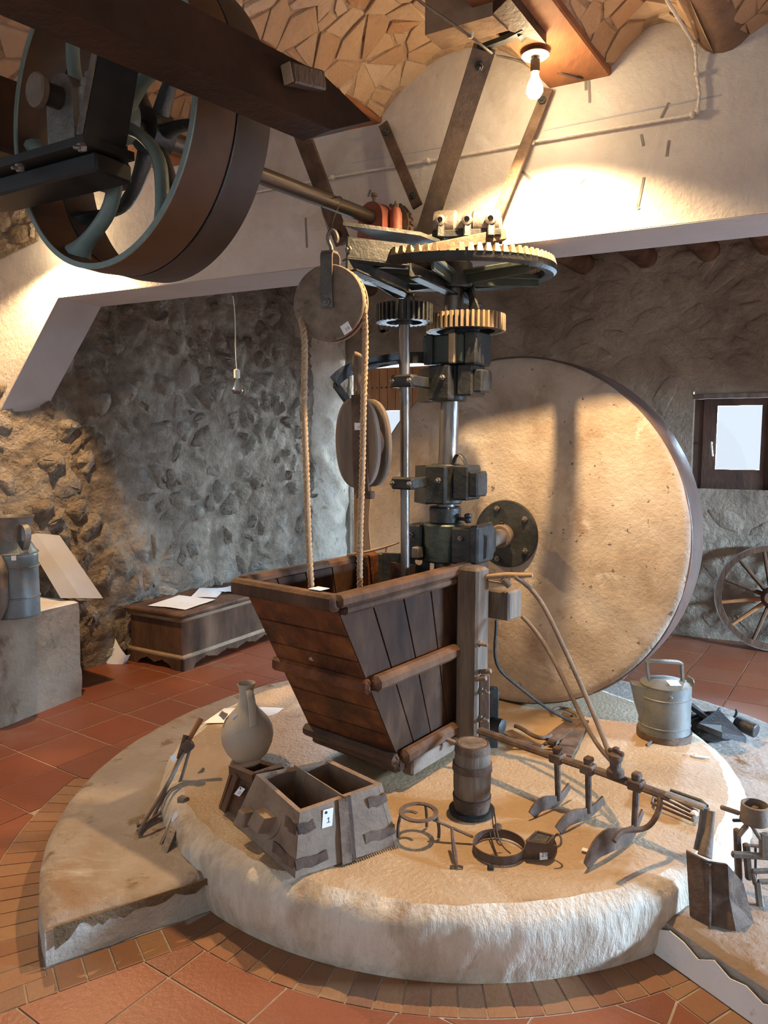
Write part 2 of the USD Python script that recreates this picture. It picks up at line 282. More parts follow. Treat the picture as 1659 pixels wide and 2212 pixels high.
def slab(poly, h, step=.05, zn=.006, z0=0., round_=.02, fr=6., seed=3, side=.008):
    """a stone slab over a polygon: bumpy top with a worn edge, rough sides -> (top, side)"""
    poly = poly.segmentize(step); ring = A_(poly.exterior.coords)[:-1]
    inn = poly.buffer(-round_); inn2 = A_(inn.segmentize(step).exterior.coords)[:-1]
    x0, y0, x1, y1 = poly.bounds; gx, gy = np.meshgrid(np.arange(x0, x1, step), np.arange(y0, y1, step)); g = np.c_[gx.ravel(), gy.ravel()]
    g = g + rng.uniform(-.3, .3, g.shape) * step
    keep = inn.buffer(-step * .4); import shapely
    g = g[shapely.contains_xy(keep, g[:, 0], g[:, 1])]
    P = np.vstack([ring, inn2, g]); tri = Delaunay(P).simplices
    cen = P[tri].mean(1); tri = tri[shapely.contains_xy(poly.buffer(1e-4), cen[:, 0], cen[:, 1])]
    zz = np.full(len(P), z0 + h); zz[:len(ring)] -= round_ * .8
    q = np.c_[P * fr, np.zeros(len(P))]; zz += zn * (meshkit.fbm(q, 4, seed) - .5) * 2
    top = tm(np.c_[P, zz], tri)
    a = P[tri]; cr = (a[:, 1, 0] - a[:, 0, 0]) * (a[:, 2, 1] - a[:, 0, 1]) - (a[:, 1, 1] - a[:, 0, 1]) * (a[:, 2, 0] - a[:, 0, 0])
    f = top.faces.copy(); f[cr < 0] = f[cr < 0][:, ::-1]; top = tm(top.vertices, f)
    nxt = np.roll(ring, -1, 0) - np.roll(ring, 1, 0); nrm = np.c_[nxt[:, 1], -nxt[:, 0]]; nrm /= np.linalg.norm(nrm, axis=1, keepdims=True)
    if Polygon(ring).exterior.is_ccw is False: nrm = -nrm
    rows, k = [], max(3, int(h / .04))
    for i in range(k + 1):
        t = i / k; z = (zz[:len(ring)] - z0) * (1 - t) + z0
        d = side * 2 * (meshkit.fbm(np.c_[ring * 9, z * 9], 3, seed + 5) - .5) * (1 if 0 < i else 0)
        rows.append(np.c_[ring + nrm * d[:, None], z])
    sd = loft(rows, cap=False); 
    c = sd.triangles_center; out = sd.face_normals; 
    if (out[:, :2] * (np.repeat(nrm, 2, 0) if False else (c[:, :2] - A_(poly.centroid.coords[0])))).sum() < 0: sd.invert()
    return top, sd
def cells(x0, x1, y0, y1, sx, sy, jit=.42, seed=1, brickish=True):
    """irregular cells over a rectangle"""
    r = np.random.default_rng(seed); pts = []
    for j, y in enumerate(np.arange(y0 - 2 * sy, y1 + 2 * sy, sy)):
        for x in np.arange(x0 - 2 * sx, x1 + 2 * sx, sx): pts.append((x + (sx / 2 if j % 2 and brickish else 0) + r.uniform(-jit, jit) * sx, y + r.uniform(-jit, jit) * sy))
    vo = Voronoi(A_(pts)); clip = sbox(x0, y0, x1, y1); out = []
    for i in range(len(pts)):
        reg = vo.regions[vo.point_region[i]]
        if reg and -1 not in reg:
            g = Polygon(vo.vertices[reg]).intersection(clip)
            if g.area > .15 * sx * sy and g.geom_type == 'Polygon': out.append(g)
    return out
def stone(g, place, depth, gap=.006, jag=.15, n=11, r=rng, flat=.75, low=.45):
    """a stone over the polygon g; place(x, y, h) -> point, h out of the wall"""
    g = g.buffer(-gap - .008).buffer(.008)
    if g.is_empty or g.geom_type != 'Polygon' or g.area < 2e-4: return None
    ex = g.exterior; c = A_(g.centroid.coords[0]); p = A_([ex.interpolate((i + r.uniform(-.25, .25)) / n, True).coords[0] for i in range(n)])
    lay = [(1.0, -.004), (.93, depth * low), (flat, depth)]; rows = []
    for k, (s, h) in enumerate(lay):
        q = c + (p - c) * (s + (r.uniform(-jag, jag, (n, 1)) * .5 if k == 2 else 0)); rows.append([place(x, y, h * (1 + (r.uniform(-.35, .35) if k else 0))) for x, y in q])
    v = [A_(k) for k in rows]; m = loft(v, cap=False); vv = np.vstack([m.vertices, [place(*c, depth * r.uniform(.95, 1.25))]]); e = 2 * n
    f = list(m.faces) + [[e + j, e + (j + 1) % n, len(vv) - 1] for j in range(n)]
    out = tm(vv, f); o = place(*c, 1.) - place(*c, 0.)
    if (out.face_normals[-n:] @ o).sum() < 0: out.invert()
    return out
def frag(g, place, depth, r=rng):
    """a flat broken tile or stone with crisp edges"""
    g = g.buffer(-.0045, join_style=2)
    if g.is_empty or g.geom_type != 'Polygon' or g.area < 6e-4: return None
    p = A_(g.simplify(.004).exterior.coords)[:-1]; c = p.mean(0); p = p + r.uniform(-.011, .011, p.shape) * .8; t = r.uniform(-.06, .06, 2)
    hh = [depth + (q - c) @ t for q in p]
    m = loft([A_([place(x, y, -.015) for x, y in p]), A_([place(x, y, h) for (x, y), h in zip(p, hh)]), A_([place(*(c + (q - c) * .93), h + .002) for q, h in zip(p, hh)])])
    return m
def wall_grid(place, x0, x1, y0, y1, step, amp, fr, seed, holes=()):
    xs, ys = np.arange(x0, x1 + step, step), np.arange(y0, y1 + step, step); gx, gy = np.meshgrid(xs, ys, indexing='ij')
    h = amp * (meshkit.fbm(np.stack([gx * fr, gy * fr, 0 * gx], -1), 5, seed) - .6)
    v = A_([place(a, b, c) for a, b, c in zip(gx.ravel(), gy.ravel(), h.ravel())]); f = []; n = len(ys)
    for i in range(len(xs) - 1):
        for j in range(n - 1):
            cx, cy = xs[i] + step / 2, ys[j] + step / 2
            if any(a < cx < b and c < cy < d for a, b, c, d in holes): continue
            a = i * n + j; f += [[a, a + n, a + n + 1], [a, a + n + 1, a + 1]]
    m = tm(v, f); o = place(x0, y0, 1.) - place(x0, y0, 0.)
    if (m.face_normals @ o).sum() < 0: m.invert()
    return m
class Relief:
    """the uneven surface of a wall, shared by its mortar and its stones"""
    def __init__(s, x0, x1, y0, y1, step, amp, fr, seed, fine=0.):
        s.o, s.s = A_([x0, y0]), step; xs, ys = np.arange(x0, x1 + step, step), np.arange(y0, y1 + step, step); gx, gy = np.meshgrid(xs, ys, indexing='ij')
        s.t = amp * (meshkit.fbm(np.stack([gx * fr, gy * fr, 0 * gx], -1), 5, seed) - .6) + fine * (np.abs(meshkit.fbm(np.stack([gx * 13, gy * 13, 0 * gx], -1), 3, seed + 9) - .5) * 2.2 - .3)
    def __call__(s, x, y):
        i, j = (x - s.o[0]) / s.s, (y - s.o[1]) / s.s; i = min(max(i, 0), s.t.shape[0] - 1.001); j = min(max(j, 0), s.t.shape[1] - 1.001)
        a, b = int(i), int(j); u, v = i - a, j - b; t = s.t
        return (t[a, b] * (1 - u) + t[a + 1, b] * u) * (1 - v) + (t[a, b + 1] * (1 - u) + t[a + 1, b + 1] * u) * v
def tagplate(t, c, ex, ey, w, h, text=None, parent=None, dot=False):
    """paper number tag: centre c, ex to its right, ey up"""
    ex, ey = unit(ex), unit(ey); n = np.cross(ex, ey); c = A_(c, float)
    i = t.p('tag', prism([(-w / 2, -h / 2), (w / 2, -h / 2), (w / 2, h / 2), (-w / 2, h / 2)], c, ex, ey, .0015), 'tag', parent, False, label='small white paper number tag')
    if parent is None and text:
        tx = meshkit.text_mesh(text, h * .30, .0004); v = tx.vertices; mid = (v.min(0) + v.max(0)) / 2; v = v - A_([mid[0] - w * .10, mid[1] + h * .12, 0])
        t.p('number', tm(c + n * .0016 + np.outer(v[:, 0], ex) + np.outer(v[:, 1], ey) + np.outer(v[:, 2], n), tx.faces), 'ink', i, False)
        if dot: t.p('eyelet', cyl(c + n * .0012 + ex * -w * .2 + ey * h * .34, c + n * .0026 + ex * -w * .2 + ey * h * .34, w * .13, 12), 'tag_dot', i)
def struct(name, label): return T(name, label, kind='structure')

# ================================================================ THE ROOM
C0, C1 = A_([.28, 3.33]), A_([.43, 3.04])                     # bed stone and kerb ring centres
dA, dB = unit(A_([-1.006, 2.126]) - A_([-.583, 2.387])), unit(A_([1.045, 1.869]) - A_([.844, 2.201]))
PA, PB = A_([-.583, 2.387]), A_([.844, 2.201])
wedge = Polygon([C0, PA - dA * .3, PA, PA + dA * 3, (0, -1.5), PB + dB * 3, PB, PB - dB * .3])
kerb_poly = Point(*C1).buffer(1.73, 48).difference(Point(*C0).buffer(1.16, 48)).difference(wedge)
drum_zone = Point(*C0).buffer(1.285, 48)
front_bricks, side_bricks, tiles = [], [], []
bed_zone = unary_union([drum_zone, kerb_poly])
# brick courses round the mill
def arc_cells(c, r0, r1, a0, a1, w, gap=.006):
    out = []; k = int(abs(a1 - a0) * (r0 + .04) / w)
    for i in range(k):
        t0 = a0 + (a1 - a0) * i / k; t1 = a0 + (a1 - a0) * (i + 1) / k; g0, g1 = gap / r0, gap / r1
        out.append(Polygon([c + r * A_([math.cos(t), math.sin(t)]) for r, t in ((r0, t0 + g0), (r1 - gap, t0 + g1), (r1 - gap, t1), (r0, t1))]))
    return out
aA, aB = math.atan2(*(PA - C0)[::-1]), math.atan2(*(PB - C0)[::-1])
bricks = [g.difference(kerb_poly.buffer(.006)) for g in arc_cells(C0, 1.285, 1.425, aA + 2 * math.pi if aA < aB else aA, aB, .072)] if False else []
bricks += arc_cells(C0, 1.288, 1.425, (aA + 2 * math.pi if aA > 0 else aA) if False else aA, aB, .074)
aL0, aL1 = math.atan2(*(PA + dA * .55 - C1)[::-1]), math.radians(170) - 2 * math.pi
bricks += arc_cells(C1, 1.738, 1.93, aL0 + .02, aL1 + 0.0, .075)
nA = A_([-dA[1], dA[0]]); nA = nA if nA @ A_([0, -1]) > 0 else -nA
nB = A_([-dB[1], dB[0]]); nB = nB if nB @ A_([-1, 0]) > 0 else -nB
for k in range(10):
    a = PA + dA * (.02 + k * .082); bricks.append(Polygon([a + nA * .01, a + dA * .075 + nA * .01, a + dA * .075 + nA * .13, a + nA * .13]))
for k in range(9):
    for j in range(1):
        a = PB + dB * (.10 + k * .098); bricks.append(Polygon([a + nB * .015, a + dB * .09 + nB * .015, a + dB * .09 + nB * .12, a + nB * .12]))
done, bs = bed_zone.buffer(.004), []
for g in bricks:
    g = g.difference(done)
    g = max(getattr(g, 'geoms', [g]), key=lambda q: q.area) if not g.is_empty else g
    if g.is_empty or g.area < 8e-4: continue
    bs.append(g); done = done.union(g.buffer(.005))
fl = struct('floor', 'terracotta tiled floor with a ring of bricks around the mill bed')
fl.p('mortar_bed', prism(sbox(-7, -3, 9, 11), A_([0, 0, -.06]), A_([1, 0, 0]), A_([0, 1, 0]), .0575), 'grout', smooth=False)
for g in bs: fl.p('brick', prism(g, A_([0, 0, -.03 + rng.uniform(-.001, .001)]), A_([1, 0, 0]), A_([0, 1, 0]), .03), 'floor_brick', smooth=False)
T0 = A_([-1.519, 4.201]); U2, W2 = U[:2], W[:2]; cand, far = [], []
for i in range(-26, 27):
    for j in range(-22, 20):
        c = T0 + U2 * (i + .5) * .32 + W2 * (j + .5) * .32
        g = Polygon([c + U2 * a * .156 + W2 * b * .156 for a, b in ((-1, -1), (1, -1), (1, 1), (-1, 1))])
        dep = c[1] * CP + 1.6 * SP
        if dep < 1.0 or c[1] > 9: continue
        px = CX + FPX * c[0] / dep; py = CY - FPX * (c[1] * SP - 1.6 * CP) / dep
        g = g.difference(done)
        if g.is_empty or g.area < .002: continue
        g = max(getattr(g, 'geoms', [g]), key=lambda q: q.area)
        (cand if -160 < px < 1820 and py < 2500 else far).append((dep, g))
cand.sort(key=lambda q: q[0])
for d, g in cand[:300]: fl.p('tile', prism(g, A_([0, 0, -.03 + rng.uniform(-.0012, .0012)]), A_([1, 0, 0]), A_([0, 1, 0]), .03), 'tile', smooth=False)
rest = [prism(g, A_([0, 0, -.03]), A_([1, 0, 0]), A_([0, 1, 0]), .03) for d, g in cand[300:] + far]
if rest: fl.p('outlying_tiles', cat(rest), 'tile', smooth=False, kind='stuff')

# left wall: rubble in lime mortar
LA = -4.52
LR = Relief(-.6, 6.3, -.1, 3.6, .025, .11, 3.2, 11, .042)
def lw(l, z, h): return U * (LA + h + LR(l, z)) + W * l + Z * z
wl = struct('wall_left', 'rough rubble stone wall with thick lime mortar on the left')
wl.p('mortar', wall_grid(lw, .6, 6.25, -.05, 3.2, .03, .0, 3.2, 11), 'mortar', smooth=True)
cs = cells(1.2, 5.55, .02, 3.2, .185, .145, jit=.75, seed=5)
sel = sorted([g for g in cs if rng.random() < .62], key=lambda g: abs(g.centroid.x - 4.2) + abs(g.centroid.y - 1.2))
more = []
for k, g in enumerate(sel):
    m = stone(g.buffer(-.004 - rng.uniform(0, .020)), lw, rng.uniform(.012, .05), jag=.8, n=13, flat=.52, low=.30)
    if m is None: continue
    if k < 300: wl.p('stone', m, 'rubble', smooth=80)
    else: more.append(m)
if more: wl.p('outlying_stones', cat(more), 'rubble', smooth=50, kind='stuff')
v = lathe([(.27, -.1 + .06 * k) for k in range(56)], U * (LA - .13) + W * 5.74, Z, 48)
v.vertices += np.c_[(v.vertices[:, :2] - (U * (LA - .13) + W * 5.74)[:2]) * (meshkit.fbm(v.vertices * 6, 4, 4)[:, None] - .5) * .55, np.zeros(len(v.vertices))]
wl.p('plastered_corner', v, 'jamb', smooth=True, label='pale plastered rounded corner beside the door')

# back wall with door and window openings
KR = Relief(-.4, 8.3, -.1, 3.7, .045, .05, 2.2, 21)
def kw(t, z, h): return KP + KD * t - KN * (h + KR(t, z)) + Z * z
def kt(x, y): p = KV(x, y); return (p - KP) @ KD, p[2]
t0, z1 = kt(1500, 852); t1, _ = kt(1668, 852); _, z0 = kt(1590, 1062)
WIN = (t0, t1 + .06, z0, z1); d0, _ = kt(757, 900); d1 = d0 + 1.02; DOOR = (d0 - .02, d1, -.1, kt(800, 792)[1] + .02)
wb = struct('wall_back', 'plastered rubble back wall in shade behind the millstone')
wb.p('mortar', wall_grid(kw, -.35, 8.2, -.05, 3.6, .045, .0, 2.2, 21, holes=(WIN, DOOR)), 'back_mortar', smooth=True)
keep_out = unary_union([sbox(WIN[0], WIN[2], WIN[1], WIN[3]), sbox(*[DOOR[i] for i in (0, 2, 1, 3)])]).buffer(.03)
cs = [g for g in cells(.05, 4.8, .05, 3.1, .30, .15, jit=.7, seed=9) if not g.intersects(keep_out)]
for k, g in enumerate(cs[:300]):
    m = stone(g.buffer(-.008 - rng.uniform(0, .025)), kw, rng.uniform(.002, .010), jag=.5, n=10, flat=.72, low=.22)
    if m is not None: wb.p('stone', m, 'back_stone', smooth=80)
for h in (WIN, DOOR):
    for a, b, c, d in ((h[0] - .02, h[0] - .02, h[2], h[3]), (h[1] + .02, h[1] + .02, h[2], h[3]), (h[0], h[1], h[3] + .02, h[3] + .02), (h[0], h[1], h[2] - .02, h[2] - .02)):
        p, q = kw(a, c, -.18), kw(b, d, -.18)
        wb.p('reveal', bar(p, q, .34, .04, .004, up=KD) if a == b else bar(p, q, .34, .04, .004), 'back_mortar')
# right wall with a wide doorway out of frame (daylight enters there)
ru = 3.45
wr = struct('wall_right', 'plastered wall closing the room on the right')
for l0, l1, zz0, zz1 in ((-1.0, 4.0, 0, 3.5), (5.3, 7, 0, 3.5), (4.0, 5.3, 1.75, 3.5)):
    wr.p('plaster', obox(U * (ru + .15) + W * (l0 + l1) / 2 + Z * (zz0 + zz1) / 2, l1 - l0, .3, zz1 - zz0, W), 'plaster', smooth=False)

# window
wn = struct('window_1', 'small bright casement window in a dark wood frame in the back wall')
ti0, zi1 = kt(1549, 876); ti1, zi0 = kt(1640, 1016)
def kbar(t, name, a, b, c, d, th, off, m, **k):      # box a..b along the wall, c..d in height, th thick, off behind the face
    return t.p(name, prism(sbox(a, c, b, d), KP + KN * (off + th), KD, Z, th), m, smooth=False, **k)
kbar(wn, 'lintel_board', WIN[0], WIN[1], WIN[3] - .035, WIN[3], .05, .0, 'wood_grey')
fr = kbar(wn, 'frame', WIN[0], ti0 - .10, WIN[2], WIN[3] - .035, .05, .09, 'wood_dark')
kbar(wn, 'frame', ti1 + .03, WIN[1], WIN[2], WIN[3] - .035, .05, .09, 'wood_dark')
sh = kbar(wn, 'sash', ti0 - .10, ti0, WIN[2], WIN[3] - .035, .045, .075, 'wood_dark')
kbar(wn, 'sash', ti1, ti1 + .03, WIN[2], WIN[3] - .035, .045, .075, 'wood_dark')
kbar(wn, 'sash', ti0, ti1, zi1, WIN[3] - .035, .045, .075, 'wood_dark'); kbar(wn, 'sash', ti0, ti1, WIN[2], zi0, .045, .075, 'wood_dark')
kbar(wn, 'pane', ti0, ti1, zi0, zi1, .004, .095, 'glass')
h0, h1 = KV(1537, 958, -.02), KV(1540, 985, -.02)
wn.p('handle', tube(curve([h0 + KN * .02, h0 - KN * .03, (h0 + h1) / 2 - KN * .04, h1 - KN * .03], 10), .008, 8), 'porcelain', label='pale window handle')
light('RectLight', 'daylight_window', KP + KD * (ti0 + ti1) / 2 + KN * .16 + Z * (zi0 + zi1) / 2, -KN, width=float(ti1 - ti0) + .06, height=float(zi1 - zi0) + .06, intensity=WIN_I, color=(.52, .75, 1.0))
# door
dr = struct('door_1', 'orange brown wooden door with a nailed top panel and a bright glazed opening')
g0, g1 = d0 + .20, d1 - .10; zt, zg = kt(800, 795)[1], kt(850, 886)[1]
kbar(dr, 'stile', d0, g0, 0, zt, .05, .06, 'wood_orange'); kbar(dr, 'stile', g1, d1, 0, zt, .05, .06, 'wood_orange')
nb = 8
for k in range(nb):
    a = g0 + (g1 - g0) * k / nb; kbar(dr, 'board', a + .003, a + (g1 - g0) / nb - .003, zg, zt, .04, .065 + .002 * (k % 3), 'wood_orange')
kbar(dr, 'panel_back', g0, g1, zg, zt, .012, .11, 'wood_orange')
_, zn = kt(830, 836)
for k in range(14):
    p = kw(g0 + (g1 - g0) * (k + .3) / 14, zn, -.062); dr.p('nail', lathe([(.010, 0), (.009, .004), (.003, .008)], p, -KN, 8), 'iron')
kbar(dr, 'sill_rail', g0, g1, 0, .22, .05, .06, 'wood_orange'); kbar(dr, 'pane', g0, g1, .22, zg, .004, .09, 'glass')
for zz in (.35, 1.25, 1.95):
    dr.p('hinge_slot', prism(sbox(d0 + .09, zz, d0 + .105, zz + .16), KP + KN * .058, KD, Z, .006), 'iron', smooth=False)
light('RectLight', 'daylight_door', KP + KD * (g0 + g1) / 2 + KN * .95 + Z * 2.1, -KN, width=2.0, height=1.6, intensity=DOOR_I, color=(.66, .84, 1.0))
light('RectLight', 'daylight_side_door', U * (ru + 1.3) + W * 4.7 + Z * 2.55, -U, width=2.2, height=1.8, intensity=SIDE_I, color=(.46, .70, 1.0))

# plaster beam that crosses the room, with its sloping haunch
wm = struct('wall_middle', 'white plastered cross beam with a sloping haunch above the mill')
zf, zb = 1.775, 2.412
tq = .541; bo = [(-.45, zf - .0), (.0, zf), (tq, zb), (7.2, zb), (7.2, 3.6), (-.45, 3.6)]
m = prism(bo, A_([*BP[:2], 0.]) + BN * .318, BD, Z, .318)
m = tm(m.vertices, m.faces)
wm.p('plaster', m, 'plaster', smooth=False)
# underside and haunch slope: a smoother skim
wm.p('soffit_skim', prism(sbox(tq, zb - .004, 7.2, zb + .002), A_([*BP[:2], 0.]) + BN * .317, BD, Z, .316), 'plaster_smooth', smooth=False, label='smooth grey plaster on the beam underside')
q0, q1 = BP * A_([1, 1, 0]) + Z * zf, BP * A_([1, 1, 0]) + BD * tq + Z * zb; sn = unit(np.cross(q1 - q0, BN)); sn = sn if sn[2] < 0 else -sn
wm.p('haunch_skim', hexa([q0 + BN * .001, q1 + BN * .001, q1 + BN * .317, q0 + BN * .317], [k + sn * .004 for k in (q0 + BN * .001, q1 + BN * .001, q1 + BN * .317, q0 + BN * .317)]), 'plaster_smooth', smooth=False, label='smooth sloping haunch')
for p in (((1445, 222), (1428, 255)), ((1445, 303), (1440, 338)), ((1391, 383), (1377, 450)), ((1262, 385), (1250, 398)), ((1128, 370), (1146, 386)), ((1385, 290), (1390, 315)), ((660, 470), (663, 535)), ((1272, 165), (1274, 222)), ((1265, 168), (1266, 195)), ((1376, 440), (1380, 452)), ((795, 425), (800, 410))):
    wm.p('scuff_mark', bar(BV(*p[0], .001), BV(*p[1], .001), .010, .002, .0005, up=BN), 'scuff', smooth=False)
wm.p('chalk_line', bar(BV(1175, 281, .001), BV(1558, 205, .001), .006, .002, .0005, up=BN), 'chalk', smooth=False); wm.p('chalk_line', bar(BV(760, 352, .001), BV(980, 314, .001), .005, .002, .0005, up=BN), 'chalk', smooth=False)
# exposed rubble where the render stops at the upper left
def mw(t, z, h): return A_([*BP[:2], 0.]) + BD * t - BN * h + Z * z
pt = lambda x, y: ((BV(x, y) - BP) @ BD, BV(x, y)[2])
e0, e1 = pt(0, 562), pt(86, 522)
rub = Polygon([(e0[0] - .5, e0[1] - .24), e0, e1, (e1[0] + .05, 3.1), (e0[0] - .5, 3.1)])
wm.p('rubble_backing', prism(rub, mw(0, 0, .0), BD, Z, -.012) if False else prism(rub, mw(0, 0, .012), BD, Z, .012).apply_translation(BN * .0), 'mortar', smooth=False)
for g in cells(e0[0] - .5, e1[0] + .05, e0[1] - .3, 3.1, .17, .13, seed=31):
    g = g.intersection(rub)
    if g.geom_type == 'Polygon' and g.area > .004:
        m = stone(g.buffer(-.008), lambda x, y, h: mw(x, y, h + .014), rng.uniform(.015, .04), jag=.35)
        if m is not None: wm.p('stone', m, 'rubble', smooth=50)

# ceiling: joists and little brick-rubble vaults
ce = struct('ceiling', 'ceiling of timber joists with small vaults of broken brick and stone between')
ZJ = 2.997
def cl(a, l, z): return U * a + W * l + Z * z
def ua(p): return p @ U
jl0, jl1 = ua(BV(727, 290)), ua(BV(825, 265)); jr0, jr1 = ua(BV(1185, 188)), ua(BV(1320, 165)); jg = ua(BV(1563, 90)); lg0 = -1.0
def face_l(a, off=.02):   # distance along W where the beam face stands
    return ((BP - (U * a)) @ BN) / (W @ BN) + off
for a0, a1, m in ((jl0, jl1, 'joist'), (jr0, jr1, 'joist')):
    c = (a0 + a1) / 2; ce.p('joist', bar(cl(c, -2.2, ZJ + .14), cl(c, face_l(c, .10), ZJ + .14), abs(a1 - a0), .28, .006), m)
ce.p('log_joist', tube([cl(jg, l, ZJ + .095 + .004 * math.sin(l * 5)) for l in np.linspace(-2.2, face_l(jg, .04), 30)], [.10 + .006 * math.sin(k * 1.3) for k in range(30)], 20), 'log', label='round log joist')
ja = jl0 - (jr0 - jl1) - .22; jb = jg + 1.0
ce.p('joist', bar(cl(ja, -2.2, ZJ + .14), cl(ja, face_l(ja, .06), ZJ + .14), .22, .28, .006), 'joist')
ce.p('log_joist', tube([cl(jb, l, ZJ + .095) for l in np.linspace(-2.2, face_l(jb, .04), 12)], .10, 16), 'log')
spans = [(ja + .11, jl0, .19), (jl1, jr0, .20), (jr1, jg - .05, .12), (jg + .05, jb - .05, .14), (jb + .05, jb + 1.6, .15), (ja - 2.2, ja - .11, .25)]
cnt, morestones = 0, []
for si, (a0, a1, rise) in enumerate(spans):
    def vp(a, l, h, a0=a0, a1=a1, rise=rise):
        k = (a - (a0 + a1) / 2) / ((a1 - a0) / 2); return cl(a, l, ZJ + .03 + rise * (1 - k * k) - h)
    na = 14; aa = np.linspace(a0 - .02, a1 + .02, na); ll = np.linspace(-2.2, 4.2, 33)
    v = A_([vp(a, l, 0) for a in aa for l in ll]); f = []
    for i in range(na - 1):
        for j in range(32):
            k = i * 33 + j; f += [[k, k + 33, k + 34], [k, k + 34, k + 1]]
    vm = tm(v, f)
    if vm.face_normals[:, 2].sum() > 0: vm.invert()
    ce.p('vault_shell', vm, 'vault_mortar', smooth=True)
    if si in (1, 2, 3, 0):
        lo = 1.15 if si in (1, 2) else 1.5
        for g in sorted(cells(a0, a1, lo, 3.9, .125, .078, jit=.7, seed=40 + si), key=lambda g: -g.centroid.y):
            c = g.centroid
            if c.y > face_l(c.x, -.01): continue
            m = frag(g, vp, rng.uniform(.004, .012))
            if m is None: continue
            if cnt < 300: ce.p('vault_stone', m, 'vault_stone', smooth=False); cnt += 1
            else: morestones.append(m)
if morestones: ce.p('outlying_vault_stones', cat(morestones), 'vault_stone', smooth=False, kind='stuff')
# rear room: boards on round logs, above the back wall
ce.p('rear_boarding', prism([(-1.4, -.2), (8, -.2), (8, 5.5), (-1.4, 5.5)], A_([*BP[:2], 3.14]) + BN * .3 - BN * 0, BD, BN, .03), 'joist', smooth=False)
for x, y in ((470, 650), (640, 640), (800, 620), (960, 610), (1110, 596), (1262, 578), (1396, 562), (1530, 548), (1660, 540)):
    p = KV(x, y); a = ua(p); l1 = p @ W
    z = 3.02; l0 = face_l(a, .28)
    ce.p('rear_log', tube([cl(a, l, z + .035) for l in np.linspace(l0, l1 + .1, 8)], .085, 14), 'wood_old')

# ================================================================ THE MILL
# bed stone
bed = T('bed_stone', 'massive round pale stone bed of the mill, under the tools', 'millstone')
H = .235
prof_r = [1.290, 1.285, 1.275, 1.259, 1.240, 1.217, 1.190, 1.150]; n_a = 420
ang = np.linspace(0, 2 * np.pi, n_a, endpoint=False); rows = []
for i, r in enumerate(prof_r):
    z = [0, .04, .085, .13, .17, .20, .222, .235][i]
    q = np.stack([np.cos(ang) * 18, np.sin(ang) * 18, np.full(n_a, z * 12)], -1); dr_ = (meshkit.fbm(q, 4, 3) - .5) * .034
    if i == 0: dr_ *= 0
    rr = r + dr_; zz = z + (meshkit.fbm(q * 1.4, 3, 8) - .5) * (.012 if 0 < i < 7 else .006 if i == 7 else 0)
    rows.append(np.c_[C0[0] + rr * np.cos(ang), C0[1] - .12 * z / H + rr * np.sin(ang), zz])
s_ = loft(rows, cap=False)
bed.p('side', s_, 'drum', smooth=50)
tops = [rows[-1]]
for r in (1.10, 1.02, .92, .80, .6, .4, .2, .06):
    q = np.stack([np.cos(ang) * r * 7, np.sin(ang) * r * 7, 0 * ang], -1); zz = H + (meshkit.fbm(q, 4, 5) - .5) * .010
    tops.append(np.c_[C0[0] + r * np.cos(ang), C0[1] - .12 + r * np.sin(ang), zz])
bed.p('top', loft(tops[::-1], cap=False), 'drum_top', smooth=60, label='worn brown polished top face')
if bed.parts[-1][1].face_normals[:, 2].sum() < 0: bed.parts[-1][1].invert()
if ((s_.triangles_center[:, :2] - C0) * s_.face_normals[:, :2]).sum() < 0: s_.invert()
kb = T('kerb_stone', 'low pale stone kerb with a cracked edge around the foot of the bed stone', 'stone kerb')
ktop, kside = slab(kerb_poly, .132, .05, .008, round_=.025, side=.012)
kb.p('side', kside, 'kerb_cut', smooth=50); kb.p('top', ktop, 'kerb', smooth=60)
lw0 = PB + dB * .03; r2 = np.random.default_rng(5)
def jag(L, lo, hi, k): return [(0, .002)] + [(L, .002)] + [(L * (1 - i / k), r2.uniform(lo, hi)) for i in range(k + 1)]
nb2 = nB / np.linalg.norm(nB)
kb.p('limewash', prism(jag(1.3, .075, .112, 26), A_([*(lw0 + nb2 * .013), 0]), A_([*dB, 0]), Z, -.004 if np.cross(A_([*dB, 0]), Z)[:2] @ nb2 < 0 else .004), 'whitewash', smooth=False, label='flaking white limewash on the cut end')
na2 = nA / np.linalg.norm(nA); Lk = [(0.0, .128)] + [(.50, .128)] + [(.50, .055), (.46, .075)] + [(.46 - .46 * i / 14, r2.uniform(.085, .118)) for i in range(1, 15)]
kb.p('broken_edge', prism(Lk, A_([*(PA + na2 * .012), 0]), A_([*dA, 0]), Z, .005 if np.cross(A_([*dA, 0]), Z)[:2] @ na2 > 0 else -.005), 'dirt', smooth=False, label='dark broken edge of the kerb')
st_ = []
for k in range(150):
    p = G(*(A_([560, 1745]) + rng.normal(0, [32, 16])), .240); a = rng.uniform(0, 6.3); st_.append(bar(p, p + A_([math.cos(a), math.sin(a), rng.uniform(-.3, .3)]) * rng.uniform(.015, .05), .002, .002, .0005))
T('straw_litter', 'loose brown straw scattered beside the wooden grain measures', 'straw', kind='stuff').p('straw', cat(st_), 'straw', smooth=False)

